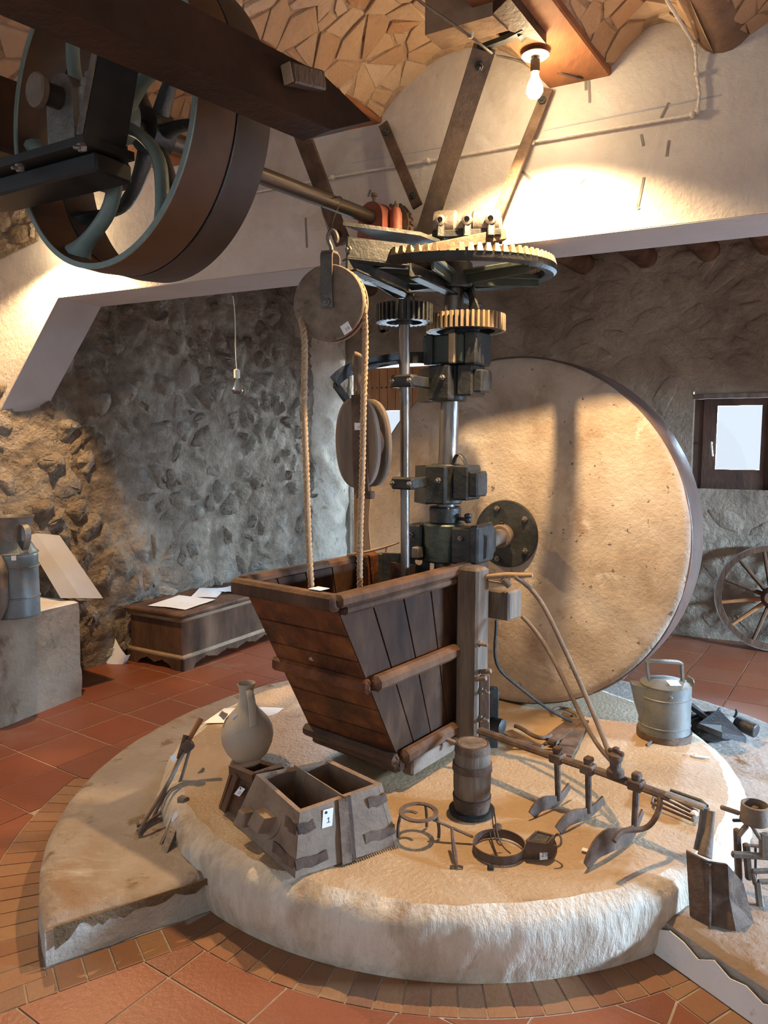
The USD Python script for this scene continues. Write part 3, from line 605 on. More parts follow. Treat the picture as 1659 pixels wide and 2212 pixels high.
# the upright runner stone
RC = A_([.626, 3.735, 1.124]); RR = .887; RN = -W; RK = RR / .906
ru_ = T('runner_stone', 'huge upright pale round millstone standing on the bed stone', 'millstone')
pr = [(.0, .0), (.35, .004), (.6, .003), (.8, .0), (.865, -.003), (.888, -.012), (.899, -.026)]
a2 = lathe([(r * RK, -h) for r, h in pr], RC, W, 120)
vv = a2.vertices; vv += np.outer((meshkit.fbm(vv * 9, 4, 2) - .5) * .010, RN); a2.vertices = vv
ru_.p('stone', a2, 'runner', smooth=50)
a3 = lathe([(r * RK, h) for r, h in ((.900, .022), (.906, .034), (.907, .12), (.906, .24), (.898, .275), (.86, .29), (.3, .29), (.02, .29))], RC, W, 120)
vv = a3.vertices; k = meshkit.fbm(vv * 7, 4, 6)[:, None] - .5; d = vv - RC; d = d - np.outer(d @ W, W); vv += unit(d) * 0 + d * k * .006; a3.vertices = vv
ru_.p('rim', a3, 'runner_rim', smooth=50, label='dark polished rim of the runner stone')
hb = ru_.p('hub_plate', lathe([(.168, -.004), (.172, .004), (.168, .016), (.10, .018), (.02, .018)], RC + RN * .008, RN, 48), 'iron', label='round black iron hub plate')
for k in range(5):
    a = .65 + k * 2 * math.pi / 5; p = RC + RN * .026 + (U * math.cos(a) + Z * math.sin(a)) * .135; ru_.p('bolt', bolt(p, RN, .015, .012), 'iron_grey', hb)

# the driven upright shaft with its couplings and gears
sh_ = T('mill_shaft', 'dark iron upright driving shaft with clamped couplings and a spur gear', 'mill shaft')
def P(z): return A_([.270 + (z - 1.1) * .032, 3.30, z])
sh_.p('shaft', cyl(P(.22), P(2.46), .042, 28), 'steel')
lb = sh_.p('lower_coupling', lathe([(.085, 0), (.092, .008), (.092, .165), (.085, .172)], P(1.055), Z, 36), 'iron_green')
for sg, w in ((-1, .075), (1, .10)):
    sh_.p('clamp_flange', obox(P(1.14) + U * sg * (.095 + w / 2 - .02) - W * .03, w, .10, .16, U, .008), 'iron', lb)
    sh_.p('bolt', bolt(P(1.175) + U * sg * .125 - W * .082, -W, .012, .012), 'iron_grey', lb)
sh_.p('clamp_plate', obox(P(1.15) + U * .185, .045, .16, .165, U, .008), 'iron', lb)
sh_.p('key_block', obox(P(1.10) - U * .078 - W * .10, .035, .05, .05, U), 'iron_grey', lb)
ax0 = P(1.13) + A_([.10, .06, 0])
sh_.p('axle_bracket', hexa([P(1.05) + U * .16 - W * .05, P(1.05) + U * .16 + W * .14, P(1.09) + U * .16 + W * .20, P(1.09) + U * .22 - W * .02][:4], [P(1.23) + U * .16 - W * .05, P(1.23) + U * .16 + W * .14, P(1.18) + U * .16 + W * .20, P(1.18) + U * .22 - W * .02]), 'iron', lb)
sh_.p('collar', lathe([(.066, 0), (.071, .006), (.071, .068), (.066, .074)], P(1.228), Z, 32), 'iron')
sh_.p('grease_cup', cat(cyl(P(1.25) + U * .07, P(1.25) + U * .115, .008, 10), lathe([(.012, 0), (.016, .006), (.012, .02), (.018, .026), (.016, .038), (.004, .042)], P(1.235) + U * .115, Z, 12)), 'iron')
for z0_, h_, hasblock in ((1.315, .175, 0), (1.765, .155, 1)):
    mb = sh_.p('upper_coupling' if hasblock else 'middle_coupling', lathe([(.066, 0), (.072, .006), (.072, h_ - .006), (.066, h_)], P(z0_), Z, 28), 'iron')
    sh_.p('jaw', hexa([P(z0_) + U * a - W * b for a, b in ((-.155, .02), (-.045, .10), (-.03, .06), (-.145, -.05))], [P(z0_ + h_ * .95) + U * a - W * b for a, b in ((-.155, .02), (-.045, .10), (-.03, .06), (-.145, -.05))]), 'iron', mb)
    sh_.p('front_plate', obox(P(z0_ + h_ / 2) - W * .085 - U * .0, .105, .05, h_ * .95, U, .006), 'iron', mb)
    sh_.p('side_block', obox(P(z0_ + h_ / 2 + .01) + U * .10 + W * .0, .075, .13, h_ * .86, U, .007), 'iron', mb)
    sh_.p('end_block', obox(P(z0_ + h_ / 2 + .005) + U * .155 + W * .0, .045, .10, h_ * .62, U, .007), 'iron', mb)
    sh_.p('bolt', bolt(P(z0_ + h_ * .62) - W * .11 + U * .022, -W, .013, .014), 'iron_grey', mb)
sh_.p('lifting_loop', tube(curve([P(1.46) + U * a - W * .03 + Z * z for a, z in ((.05, 0), (.052, .05), (.07, .075), (.095, .06), (.10, 0))], 14), .010, 8, flat=(1.6, .6)), 'iron')
ub = sh_.p('box_casting', obox(P(1.985), .20, .18, .125, U, .008), 'iron_green', label='dark green box casting under the spur gear')
for a in (-.055, .055): sh_.p('rib', obox(P(1.985) + U * a - W * .094, .032, .03, .128, U, .005), 'iron' if a < 0 else 'brass_wear', ub)
sh_.p('end_casting', obox(P(1.985) + U * .125, .06, .15, .14, U, .008), 'iron', ub)
def gearpoly(r, n, dep, duty=.5):
    p = []
    for k in range(n):
        a = 2 * math.pi * k / n; w = 2 * math.pi / n
        for f_, rr in ((-.30 * duty * 2, r - dep), (-.16, r), (.16, r), (.30 * duty * 2, r - dep)): p.append((rr * math.cos(a + w * f_), rr * math.sin(a + w * f_)))
    return Polygon(p)
def gear(t, name, c, r, h, n, dep, spokes, hub, m, toothm, a0=0.):
    i = t.p(name, pipe([(r - dep - .028, 0), (r - dep, 0), (r - dep, h), (r - dep - .028, h)], c, Z, 72), m)
    for k in range(n):
        a = a0 + 2 * math.pi * k / n; d = A_([math.cos(a), math.sin(a), 0]); e = np.cross(Z, d); w = 2 * math.pi * r / n
        b = [c + d * (r - dep - .004) + e * s * w * .33 for s in (1, -1)] + [c + d * r - e * w * .20, c + d * r + e * w * .20]
        t.p('tooth', hexa([b[0], b[1], b[2], b[3]], [q + Z * h for q in (b[0], b[1], b[2], b[3])]), toothm, i, False)
    t.p('hub', lathe([(hub, -.01), (hub, h + .015), (hub * .9, h + .02)], c, Z, 28), m, i)
    for k in range(spokes):
        a = a0 + .3 + 2 * math.pi * k / spokes; d = A_([math.cos(a), math.sin(a), 0]); t.p('spoke', bar(c + d * hub * .9 + Z * h / 2, c + d * (r - dep - .02) + Z * h / 2, .035, h * .6), m, i)
    return i
GC = P(2.066) + A_([.055, -.01, 0])
gi = gear(sh_, 'spur_gear', GC, .172, .068, 46, .016, 0, .06, 'iron', 'brass_wear')
sh_.p('web', lathe([(.05, 0), (.14, 0), (.14, .02), (.05, .02)], GC + Z * .022, Z, 40), 'iron', gi)
ri = T('mill_axle', 'stout round axle joining the upright shaft to the hub of the big millstone', 'axle')
aq = RC + RN * .02
ri.p('axle', cyl(P(1.128) + U * .13 + W * .10, aq, .037, 24), 'rust_light')
ac = unit(aq - (P(1.128) + U * .13 + W * .10)); ri.p('collar', lathe([(.05, 0), (.058, .008), (.058, .05), (.05, .058)], aq - ac * .115, ac, 28), 'rust_light')
ri.p('set_screw', bolt(aq - ac * .088 + Z * .055, Z, .014, .014), 'iron')

# crown gear just under the frame
cg = T('crown_gear', 'large horizontal iron gear wheel with pale worn teeth around its rim', 'gear wheel')
CC = A_([.302, 3.285, 2.300]); CR = .434
ci = cg.p('rim', pipe([(CR - .05, .0), (CR - .012, -.008), (CR, .004), (CR, .030), (CR - .05, .030)], CC, Z, 96), 'iron')
nt = 78
for k in range(nt):
    a = 2 * math.pi * (k + .2) / nt; d = A_([math.cos(a), math.sin(a), 0]); e = np.cross(Z, d); w = 2 * math.pi * CR / nt
    b = [CC + Z * .028 + d * (CR - .044) - e * w * .26, CC + Z * .028 + d * (CR + .001) - e * w * .36, CC + Z * .028 + d * (CR + .001) + e * w * .36, CC + Z * .028 + d * (CR - .044) + e * w * .26]
    tt = [CC + Z * .050 + d * (CR - .042) - e * w * .14, CC + Z * .060 + d * (CR - .010) - e * w * .20, CC + Z * .060 + d * (CR - .010) + e * w * .20, CC + Z * .050 + d * (CR - .042) + e * w * .14]
    cg.p('tooth', hexa(b, tt), 'brass_wear', ci, False)
cg.p('hub', lathe([(.075, -.05), (.08, -.04), (.08, .05), (.07, .06)], CC, Z, 32), 'iron')
for k in range(6):
    a = .22 + k * math.pi / 3; d = A_([math.cos(a), math.sin(a), 0])
    cg.p('spoke', bar(CC + d * .07 + Z * .008, CC + d * (CR - .04) + Z * .008, .045, .022), 'iron_green'); cg.p('spoke_rib', bar(CC + d * .07 - Z * .018, CC + d * (CR - .04) - Z * .012, .012, .04), 'iron_green')

for q in cg.parts: q[1].apply_transform(trimesh.transformations.rotation_matrix(math.radians(3.2), [1, 0, 0], CC))
# slim lifting rod with pinion
rd = T('lifting_rod', 'slim steel vertical rod with a small dark pinion, left of the main shaft', 'rod')
Q = lambda z: A_([.088 + (1.5 - z) * .006, 3.14, z])
rd.p('rod', tube([Q(z) for z in (.62, 1.0, 1.4, 1.72, 1.78, 2.14)], [.019, .019, .019, .020, .022, .024], 16), 'steel')
gear(rd, 'pinion', Q(2.082), .118, .072, 32, .015, 4, .035, 'iron', 'iron', .1)
for z in (1.415, 1.842):
    c_ = rd.p('clamp', obox(Q(z), .11, .06, .052, U, .008), 'iron'); 
    for a in (-.042, .042): rd.p('bolt', bolt(Q(z) + U * a - W * .03, -W, .011, .010), 'iron_grey', c_)
    rd.p('arm', bar(Q(z) + U * .045, P(z) - U * .06 - W * .07, .02, .045), 'iron', c_)

# hanging frame above the gears
fm = T('mill_hanger', 'black iron hanger hung on flat straps above the crown gear', 'frame')
FA, FB = G(748, 540, 2.312), G(884, 556, 2.312); fd = unit((FB - FA) * A_([1, 1, 0])); fw = A_([-fd[1], fd[0], 0])
fp = fm.p('front_channel', cat(bar(FA + Z * .01, FB + Z * .01, .012, .08), bar(FA + Z * .03 + fw * .02, FB + Z * .03 + fw * .02, .05, .010), bar(FA - Z * .03 + fw * .02, FB - Z * .03 + fw * .02, .05, .010)), 'iron')
FE = BV(1085, 520, .06)
for q, nm in ((FA, 'side_channel'), (FB, 'side_channel')):
    e = q + W * (.42 if q is FA else .56) - Z * .075; q = q - Z * .045; fm.p(nm, cat(bar(q, e, .012, .06), bar(q - Z * .028 + fd * .02, e - Z * .028 + fd * .02, .05, .010)), 'iron')
fm.p('top_plate', prism([FA[:2] - W[:2] * .02, FB[:2] - W[:2] * .02 + fd[:2] * .06, FB[:2] + fd[:2] * .08 + W[:2] * .12, FE[:2], FE[:2] - W[:2] * .12 + A_([.02, .1]), FA[:2] + W[:2] * .42], A_([0, 0, 2.398]), A_([1, 0, 0]), A_([0, 1, 0]), .014), 'iron')
fm.p('right_girder', bar(FB + A_([.03, .02, .02]), FE + Z * .02, .07, .045), 'rust')
for a, b, c_ in (((770, 575), (850, 628), (893, 668)), ((890, 560), (1000, 612), (1025, 672))):
    p0_, p1_, p2_ = G(*a, 2.36), G(*b, 2.30), D(*c_, 3.14 if a[0] < 800 else 3.2)
    fm.p('hooked_stay', strip(curve([p0_, p0_ * .5 + p1_ * .5, p1_, p1_ * .25 + p2_ * .75 + Z * .04, p2_ - Z * .0], 18), Z + U * .2, .05, .012), 'iron')
for c_ in (FA + fd * .02, FB - fd * .02): fm.p('bolt', bolt(c_ - W * .01 - Z * .0, -W, .014, .012), 'iron_grey', fp)
def strap(p, q, w, th, face, m, **k):
    i = fm.p('strap', strip(np.linspace(p, q, 4), face, w, th), m, **k); d = unit(q - p); n = unit(np.cross(d, face)); n = n if n[1] < 0 else -n
    for s in (p + d * .05, q - d * .05): fm.p('bolt', bolt(s + n * th / 2, n, .016, .012), 'iron', i)
strap(G(1046, 105, 2.965), G(908, 535, 2.455), .080, .034, U + W * .35, 'iron_grey', label='wide flat iron strap hanging in front of the lamp')
strap(BV(1184, 192, .05), BV(1064, 490, .10), .042, .012, BD, 'rust')
strap(G(628, 225, 2.95), G(742, 528, 2.455), .075, .016, U + W * .1, 'rust')
strap(BV(828, 268, .03), BV(902, 446, .08), .045, .014, BD, 'rust')
hp = fm.p('hanger_plate', strip([G(1040, 104, 2.975), G(1100, 82, 2.975), G(1138, 62, 2.975)], Z * .3 + W, .06, .014), 'iron')
fm.p('hanger_plate', strip([G(1138, 62, 2.975), BV(1156, 96, .18), BV(1160, 120, .16)], U * .6 + Z * .2, .07, .014), 'iron')
# red pedestal bearing and bevel pinion
ZS = 2.50; PC = A_([-.794, 2.132, ZS]); SD = unit(D(812, 474, 3.2) - PC); SR = unit(A_([SD[1], -SD[0], 0])); s0 = PC - SD * .165 - Z * .006; s1 = PC + SD * 1.44
be = T('pedestal_bearing', 'red painted pedestal bearing holding the end of the long shaft on the frame', 'bearing')
bc = PC + SD * 1.30
b_ = be.p('housing', prism(unary_union([Point(0, 0).buffer(.062, 20), sbox(-.062, -.075, .062, 0)]), bc - SD * .03, SR, Z, -.06) , 'red_paint')
be.p('cap', pipe([(.045, 0), (.066, 0), (.066, .03), (.045, .03)], bc + SD * .035, SD, 32), 'red_paint', b_)
be.p('base', obox(bc + SD * .03 - Z * .085 , .20, .13, .022, SR, .005), 'red_paint', b_)
for a, h_ in ((.085, .11), (-.085, .05)):
    be.p('column', lathe([(.026, 0), (.026, h_ * .8), (.018, h_), (.012, h_ + .004)], bc + SR * a + SD * .035 - Z * .075, Z, 18), 'red_paint', b_); be.p('bolt', bolt(bc + SR * a + SD * .035 + Z * (h_ - .072), Z, .012, .014), 'rust_light', b_)
be.p('oiler', lathe([(.008, 0), (.008, .02), (.014, .024), (.014, .036), (.004, .04)], bc + Z * .066, Z, 12), 'rust_light')
pn = T('pinion_wheel', 'dark round toothed pinion on the end of the long shaft, behind the red bearing', 'gear wheel')
pc = PC + SD * 1.43
pn.p('disc', lathe([(.05, -.005), (.083, 0), (.088, .006), (.080, .045), (.03, .05)], pc, SD, 44), 'rust')
for k in range(22):
    a = 2 * math.pi * k / 22; d = SR * math.cos(a) + Z * math.sin(a); e = np.cross(SD, d)
    pn.p('tooth', hexa([pc + d * .080 - e * .008 + SD * .004, pc + d * .080 + e * .008 + SD * .004, pc + d * .074 + e * .006 + SD * .04, pc + d * .074 - e * .006 + SD * .04], [pc + d * .096 - e * .005 + SD * .004, pc + d * .096 + e * .005 + SD * .004, pc + d * .086 + e * .004 + SD * .04, pc + d * .086 - e * .004 + SD * .04]), 'rust', 0, False)
gb = T('gear_casing', 'grease-stained grey iron bearing casing with ribbed caps beside the beam', 'bearing')
c0, c1 = BV(938, 486, .13), BV(1085, 482, .075); cd = unit(c1 - c0); cn = unit(np.cross(Z, cd))
k0 = gb.p('body', lathe([(.02, 0), (.052, .004), (.056, .02), (.056, .09), (.046, .10), (.046, .16), (.056, .17), (.056, .26), (.05, .275), (.02, .28)], c0 + Z * .0, cd, 28), 'iron_grey')
gb.p('foot', bar(c0 - Z * .05, c1 - Z * .045, .10, .03), 'iron', k0)
for t_ in (.13, .52, .86):
    q = c0 + (c1 - c0) * t_; n_ = -cn if (-cn)[1] < 0 else cn
    gb.p('boss', lathe([(.022, 0), (.022, .07), (.012, .074), (.009, .05)], q, n_, 18), 'iron_grey', k0); gb.p('lug', bar(q + n_ * .05 - Z * .01, q + n_ * .06 - Z * .07, .03, .03), 'iron', k0)

# ================================================================ LINE SHAFT AND PULLEYS
ls = T('line_shaft', 'long round horizontal steel shaft running from the big pulley to the gears', 'shaft')
ls.p('shaft', cyl(s0 - SD * .0, pc + SD * .05, .029, 24), 'shaft_steel')
def pulley(label, off, w, R_, m_face, m_sp, a0, group=None):
    t = T('belt_pulley', label, 'pulley'); c = PC + SD * off
    t.p('rim', pipe([(R_, 0), (R_ + .004, w * .5), (R_, w), (R_ - .012, w), (R_ - .022, w * .5), (R_ - .012, 0)], c, SD, 96), m_face)
    t.p('rim_edge', pipe([(R_ - .015, -.001), (R_ + .001, -.001), (R_ + .001, .004), (R_ - .015, .004)], c, SD, 96), m_sp)
    t.p('hub', lathe([(.05, w * .15), (.062, w * .2), (.062, w * .8), (.05, w * .85)], c, SD, 28), m_sp)
    for k in range(6):
        a = a0 + k * math.pi / 3; d = lambda b: SR * math.cos(a + b) + Z * math.sin(a + b); cc = c + SD * w * .5
        pts = curve([cc + d(.0) * .05, cc + d(.12) * .14, cc + d(.0) * .24, cc + d(-.26) * .335, cc + d(-.36) * (R_ - .016)], 20)
        r_ = np.interp(np.linspace(0, 1, 20), [0, .2, .8, .92, 1], [.024, .019, .017, .022, .036])
        t.p('spoke', tube(pts, r_, 12, flat=(1.25, .8)), m_sp)
    return t
pulley('big green spoked belt pulley with a broad brown rim, the nearer of the pair', .0, .130, .42, 'pulley_face', 'pulley_green', .35)
pulley('second dark spoked belt pulley just behind the nearer one on the same shaft', .136, .118, .42, 'pulley_face_dark', 'iron', .85)
# near timbers carrying the pulley
tz = 2.34
e0_, e1_ = G(91, 0, tz), G(717, 281, tz); td = unit((e1_ - e0_)); tn = A_([td[1], -td[0], 0])
def on(x, y): return V(x, y, e1_, tn)
tk, tp_ = on(697, 160), on(803, 261)
tb = T('timber_beam', 'dark oak timber with a pointed end crossing in front of the big pulley', 'beam')
ln = lambda p: (p - e1_) @ td
poly = Polygon([(-4.2, 0), (0, 0), (ln(tp_), tp_[2] - tz), (ln(tk), tk[2] - tz), (-4.2, tk[2] - tz)])
tb.p('beam', prism(poly, e1_, td, Z, -.10) if False else prism(poly, e1_ - tn * .10, td, Z, .10), 'timber', smooth=False)
q = on(602, 168); qe = on(690, 178); pgi = tb.p('peg', bar(q + tn * .030, qe + tn * .004, .032, .042), 'wood_dark', label='squared wooden peg on the timber face'); tb.p('end_grain', bar(q + tn * .030 - unit(qe - q) * .004, q + tn * .030, .030, .040, .002), 'wood_tan', pgi)
tb2 = T('timber_beam', 'dark timber behind the big pulley at the upper left corner', 'beam')
b0 = PC - SR * .66; tb2.p('beam', bar(b0 - SD * 1.6 + Z * .16, b0 + SD * .55 + Z * .16, .12, .24, .01), 'timber')
# bearing bracket in front of the pulley
br = T('bearing_bracket', 'black iron angle bracket carrying the round-topped bearing of the pulley shaft', 'bracket')
fp0 = G(180, 290, 2.36); sp0 = G(-30, 352, 2.36); bd = unit((fp0 - sp0) * A_([1, 1, 0])); bw = SD
br.p('base_plate', hexa([sp0 - bd * .15, fp0, fp0 + SD * .15, sp0 - bd * .15 + SD * .15], [k - Z * .022 for k in (sp0 - bd * .15, fp0, fp0 + SD * .15, sp0 - bd * .15 + SD * .15)]), 'iron_black')
sq = [G(180, 290, 2.36), G(270, 330, 2.36), D(308, 100, 1.98), D(225, 55, fp0[1])]
br.p('side_plate', hexa(sq, [k - bd * .022 for k in sq]), 'iron_black'); br.p('side_edge', bar(sq[0] - bd * .01 - SD * .004, sq[3] - bd * .01 - SD * .004, .022, .006, .001, up=SD), 'iron_grey')
for x, y in ((182, 318), (48, 362)): br.p('bolt', bolt(G(x, y, 2.325), -SD - Z * .3, .012, .016), 'iron_grey')
br.p('under_block', obox((sp0 - bd * .15 + fp0) / 2 + SD * .10 - Z * .05, np.linalg.norm(fp0 - sp0) + .12, .12, .05, bd, .006), 'iron_black')
bk = s0 * 1.
bi = br.p('bearing_block', prism(unary_union([Point(0, 0).buffer(.062, 20), sbox(-.062, -.15, .062, 0)]), bk + SD * .06, SR, Z, -.052), 'iron_grey')
br.p('shaft_end', cyl(bk - SD * .010, bk + SD * .012, .043, 28), 'rust_light', bi, label='round pale end of the shaft')
br.p('bearing_cap', prism(unary_union([Point(0, 0).buffer(.058, 20), sbox(-.058, -.14, .058, 0)]), bk + SD * .125, SR, Z, -.04), 'iron', bi)
for a in (.105,):
    br.p('bolt_column', lathe([(.026, 0), (.026, .10), (.028, .104), (.028, .12), (.018, .124)], bk + SR * a + SD * .08 - Z * .12, Z, 18), 'iron_grey', bi); br.p('nut', bolt(bk + SR * a + SD * .08 + Z * .004, Z, .024, .022), 'iron_grey', bi)

# ================================================================ ROPE PULLEY, ROPE, PULLEY BLOCK
py = 2.80; pcn = D(711, 655, py); pa = unit(A_([-.30, -.95, -.02])); pr_ = unit(np.cross(pa, Z)) * -1; pr_ = pr_ if pr_[0] > 0 else -pr_
rp = T('rope_pulley', 'wooden rope pulley wheel hung on an iron strap below the frame', 'pulley')
wv = lambda m, a, s: m
w0 = rp.p('cheek', lathe([(.02, 0), (.135, 0), (.139, .004), (.139, .012), (.128, .016)], pcn - pa * -.012, -pa, 44), 'wood_weathered')
rp.p('groove', lathe([(.136, .014), (.118, .020), (.118, .036), (.136, .042)], pcn + pa * .012, -pa, 44), 'wood_red')
rp.p('cheek', lathe([(.128, .040), (.139, .044), (.139, .056), (.02, .058)], pcn + pa * .012, -pa, 44), 'wood_tan')
hk = D(717, 505, py)
sp_ = rp.p('strap', strip([pcn + pa * .022 - Z * .018, pcn + pa * .024 + Z * .05, pcn + pa * .024 + Z * .165, pcn + pa * .018 + Z * .178], pr_, .046, .009), 'iron_grey')
rp.p('strap', strip([pcn - pa * .055 - Z * .018, pcn - pa * .055 + Z * .175, pcn - pa * .03 + Z * .185, pcn + pa * .018 + Z * .182], pr_, .046, .009), 'iron_grey')
rp.p('axle_nut', bolt(pcn + pa * .028, pa, .016, .008), 'iron_grey', sp_)
rp.p('hook', tube(curve([pcn + Z * .18 - pa * .01, pcn + Z * .215 - pa * .01, hk + pr_ * -.016 - Z * .012, hk + Z * .012, hk + pr_ * .018 - Z * .006, hk + pr_ * .016 - Z * .03], 20), .008, 8), 'iron_grey')
tagplate(rp, V(748, 709, pcn + pa * .0135, pa), unit(pr_ * .83 + Z * .5), unit(Z * .83 - pr_ * .45), .036, .036, '18')
rl0, rr0 = D(655, 705, py), D(788, 645, py)
rt = T('hemp_rope', 'tan twisted rope looped over the wooden pulley and hanging into the hopper', 'rope')
arc_ = [pcn - pa * .018 + (pr_ * math.cos(a) + Z * math.sin(a)) * .127 for a in np.linspace(math.pi, 0, 16)]
left = [D(673, 1270, 2.78) - Z * .28, D(672, 1262, 2.78), D(668, 1195, 2.79), D(661, 1000, 2.8), D(657, 840, 2.8), D(655, 710, 2.8)]
right = [D(788, 700, 2.81), D(786, 850, 2.83), D(783, 1000, 2.86), D(778, 1150, 2.88), D(777, 1225, 2.9), D(781, 1265, 2.9) - Z * .2]
rt.p('rope', tube(curve(left + arc_ + right, 420), .0115, 12, lobes=3, twist=110), 'rope')
wr_ = T('tie_wire', 'thin wire loop hanging from the long shaft to the pulley hook', 'wire')
wr_.p('wire', tube(curve([hk + Z * .0, D(722, 470, py), D(730, 425, py + .1), D(714, 430, py + .12), D(700, 470, py), hk - pr_ * .01], 26), .0016, 5), 'iron')
# iron arm and pulley block
ar = T('hook_bracket', 'bent black flat iron arm reaching left from the shaft above the pulley block', 'bracket')
ar.p('arm', strip(curve([P(1.95) - U * .05, D(850, 776, 3.2), D(800, 785, 3.12), D(752, 800, 3.05), D(722, 824, 3.02)], 18), Z, .048, .014), 'iron')
ar.p('return_arm', bar(D(722, 826, 3.02), D(770, 895, 3.22), .014, .04), 'iron')
ar.p('ledge', strip(curve([D(872, 780, 3.16), D(820, 787, 3.10), D(780, 797, 3.06)], 10), Z * .2 + W, .03, .010), 'iron')
bk_ = T('pulley_block', 'weathered oval wooden pulley block with an iron strap, hanging behind the rope', 'pulley block')
BC = D(786, 957, 3.02); bu = unit(A_([.9, -.42, 0])); bv = A_([-bu[1], bu[0], 0]); Zt = unit(Z + bu * -.03)
def shell(y0_, y1_, k_):
    g = Point(0, 0).buffer(1, 24); p = A_(g.exterior.coords)[:-1]; p = np.c_[np.sign(p[:, 0]) * np.abs(p[:, 0]) ** .8 * .098, np.sign(p[:, 1]) * np.abs(p[:, 1]) ** .9 * .185]
    return loft([A_([BC + bu * a * s + bv * y + Zt * b * s for a, b in p]) for y, s in ((y0_, k_), (y0_ + (y1_ - y0_) * .2, .97), (y1_ - (y1_ - y0_) * .2, .97), (y1_, k_))])
bk_.p('shell', shell(-.075, -.028, .86), 'wood_grey'); bk_.p('shell', shell(.028, .075, .86), 'wood_grey')
bk_.p('sheave', cyl(BC - bv * .022, BC + bv * .022, .085, 32), 'wood_dark')
bk_.p('pin', cyl(BC - bv * .08, BC + bv * .08, .012, 14), 'iron')
s_i = bk_.p('strap', strip([BC + bu * .022 - bv * .078 + Zt * z for z in (-.205, -.1, 0, .1, .19)], bu, .062, .008), 'rust')
for z in (-.19, -.10, .02, .12): bk_.p('rivet', bolt(BC + bu * .028 - bv * .083 + Zt * z, -bv, .007, .004), 'iron', s_i)
bk_.p('strap_foot', obox(BC + bu * .035 - bv * .07 - Zt * .205, .07, .04, .03, bu), 'rust')
bk_.p('leather_loop', tube(curve([BC + Zt * .185 - bv * .05, D(776, 828, 3.02), D(769, 790, 3.03), D(771, 768, 3.05), D(778, 790, 2.95), BC + Zt * .185 + bv * .02], 24), .010, 8, flat=(1.7, .6)), 'rust_light')
tagplate(bk_, D(796, 922, 3.02) - bv * .09 - A_([0, .015, 0]), bu, Zt, .032, .028, '19')

# ================================================================ THE HOPPER
hp_ = T('grain_hopper', 'reddish old wooden hopper of nailed boards on a post beside the shaft', 'hopper')
zt_, zb_ = 1.05, .345
def hs(z): return -.915 + (zt_ - z) * .535           # how far the front leans in
HR, HL = .135, -.33
def hside(r, sgn):
    n = 5; s1_ = -.10 if r < 0 else .05
    for k in range(n):
        a, b = k / n, (k + 1) / n; g = .004
        def pt_(f_, z): return L3(hs(z) + (s1_ - hs(z)) * f_, r, z)
        q = [pt_(a + g, zb_), pt_(b - g, zb_), pt_(b - g, zt_), pt_(a + g, zt_)]
        zz = [zb_ + .0 * k, zt_]
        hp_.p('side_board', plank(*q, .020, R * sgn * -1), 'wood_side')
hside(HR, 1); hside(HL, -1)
zs = [1.04, .905, .80, .70, .585, .47, .36]
for k in range(len(zs) - 1):
    za, zb2 = zs[k] - .003, zs[k + 1] + .003; w_ = .012 * (k % 2)
    q = [L3(hs(zb2), HL + .004, zb2), L3(hs(zb2), HR - .004, zb2), L3(hs(za), HR - .004, za), L3(hs(za), HL + .004, za)]
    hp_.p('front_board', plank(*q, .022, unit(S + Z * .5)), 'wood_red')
for k in range(6):
    a = k / 6; za, zb2 = 1.04 - .69 * a - .003, 1.04 - .69 * (a + 1 / 6) + .003
    hp_.p('back_board', plank(L3(-.10, HL, zb2), L3(-.10, -.10, zb2), L3(-.10, -.10, za), L3(-.10, HL, za), .02, S), 'wood_dark')
# rails: rim, middle, foot
def rail(p, q, w, h, m='wood_old', r_=.012): hp_.p('rail', bar(p, q, w, h, r_), m)
rail(L3(hs(1.045) - .015, HL - .03, 1.045), L3(hs(1.045) - .015, HR + .03, 1.045), .055, .06)
rail(L3(hs(1.045) - .02, HR + .02, 1.052), L3(.06, HR + .02, 1.052), .06, .045)
rail(L3(hs(1.0) - .0, HR + .014, 1.012), L3(.06, HR + .014, 1.012), .04, .035)
rail(L3(hs(1.045), HL - .02, 1.052), L3(-.08, HL - .02, 1.052), .05, .05)
rail(L3(hs(.70) - .012, HL - .02, .70), L3(hs(.70) - .012, HR + .02, .70), .035, .055, 'wood_red')
rail(L3(hs(.71) - .0, HR + .028, .71), L3(.06, HR + .028, .71), .055, .058, 'wood_old', .022)
rail(L3(hs(.36) - .02, HL - .02, .37), L3(hs(.36) - .02, HR + .02, .36), .05, .05, 'wood_dark', .016)
rail(L3(hs(.33) + .005, HL + .0, .325), L3(hs(.33) + .005, HR - .0, .312), .05, .045, 'wood_dark', .016)
rail(L3(hs(.37) - .0, HR + .026, .37), L3(.06, HR + .026, .37), .05, .055, 'wood_old', .018)
rail(L3(hs(.31) + .03, HR + .004, .305), L3(.04, HR + .004, .305), .055, .07, 'box_wood', .008)
rail(L3(hs(.28) + .08, HL + .05, .285), L3(.0, HL + .05, .285), .05, .05, 'wood_dark', .008)
hp_.p('bottom_board', hexa([L3(hs(.33), HL, .30), L3(hs(.33), HR, .30), L3(-.02, HR, .30), L3(-.02, HL, .30)], [L3(hs(.33), HL, .345), L3(hs(.33), HR, .345), L3(-.02, HR, .345), L3(-.02, HL, .345)]), 'wood_dark', smooth=False)
pp = D(1022, 1220, 3.06); pb = D(1022, 1585, 3.06)
po = hp_.p('post', bar(A_([pp[0], pp[1], pb[2] - .02]), A_([pp[0], pp[1], 1.07]), .10, .105, .010, up=R), 'wood_grey', label='worn grey upright post of the hopper')
pe = A_([pp[0], pp[1], 0]) + R * .0 - A_([0, .055, 0])
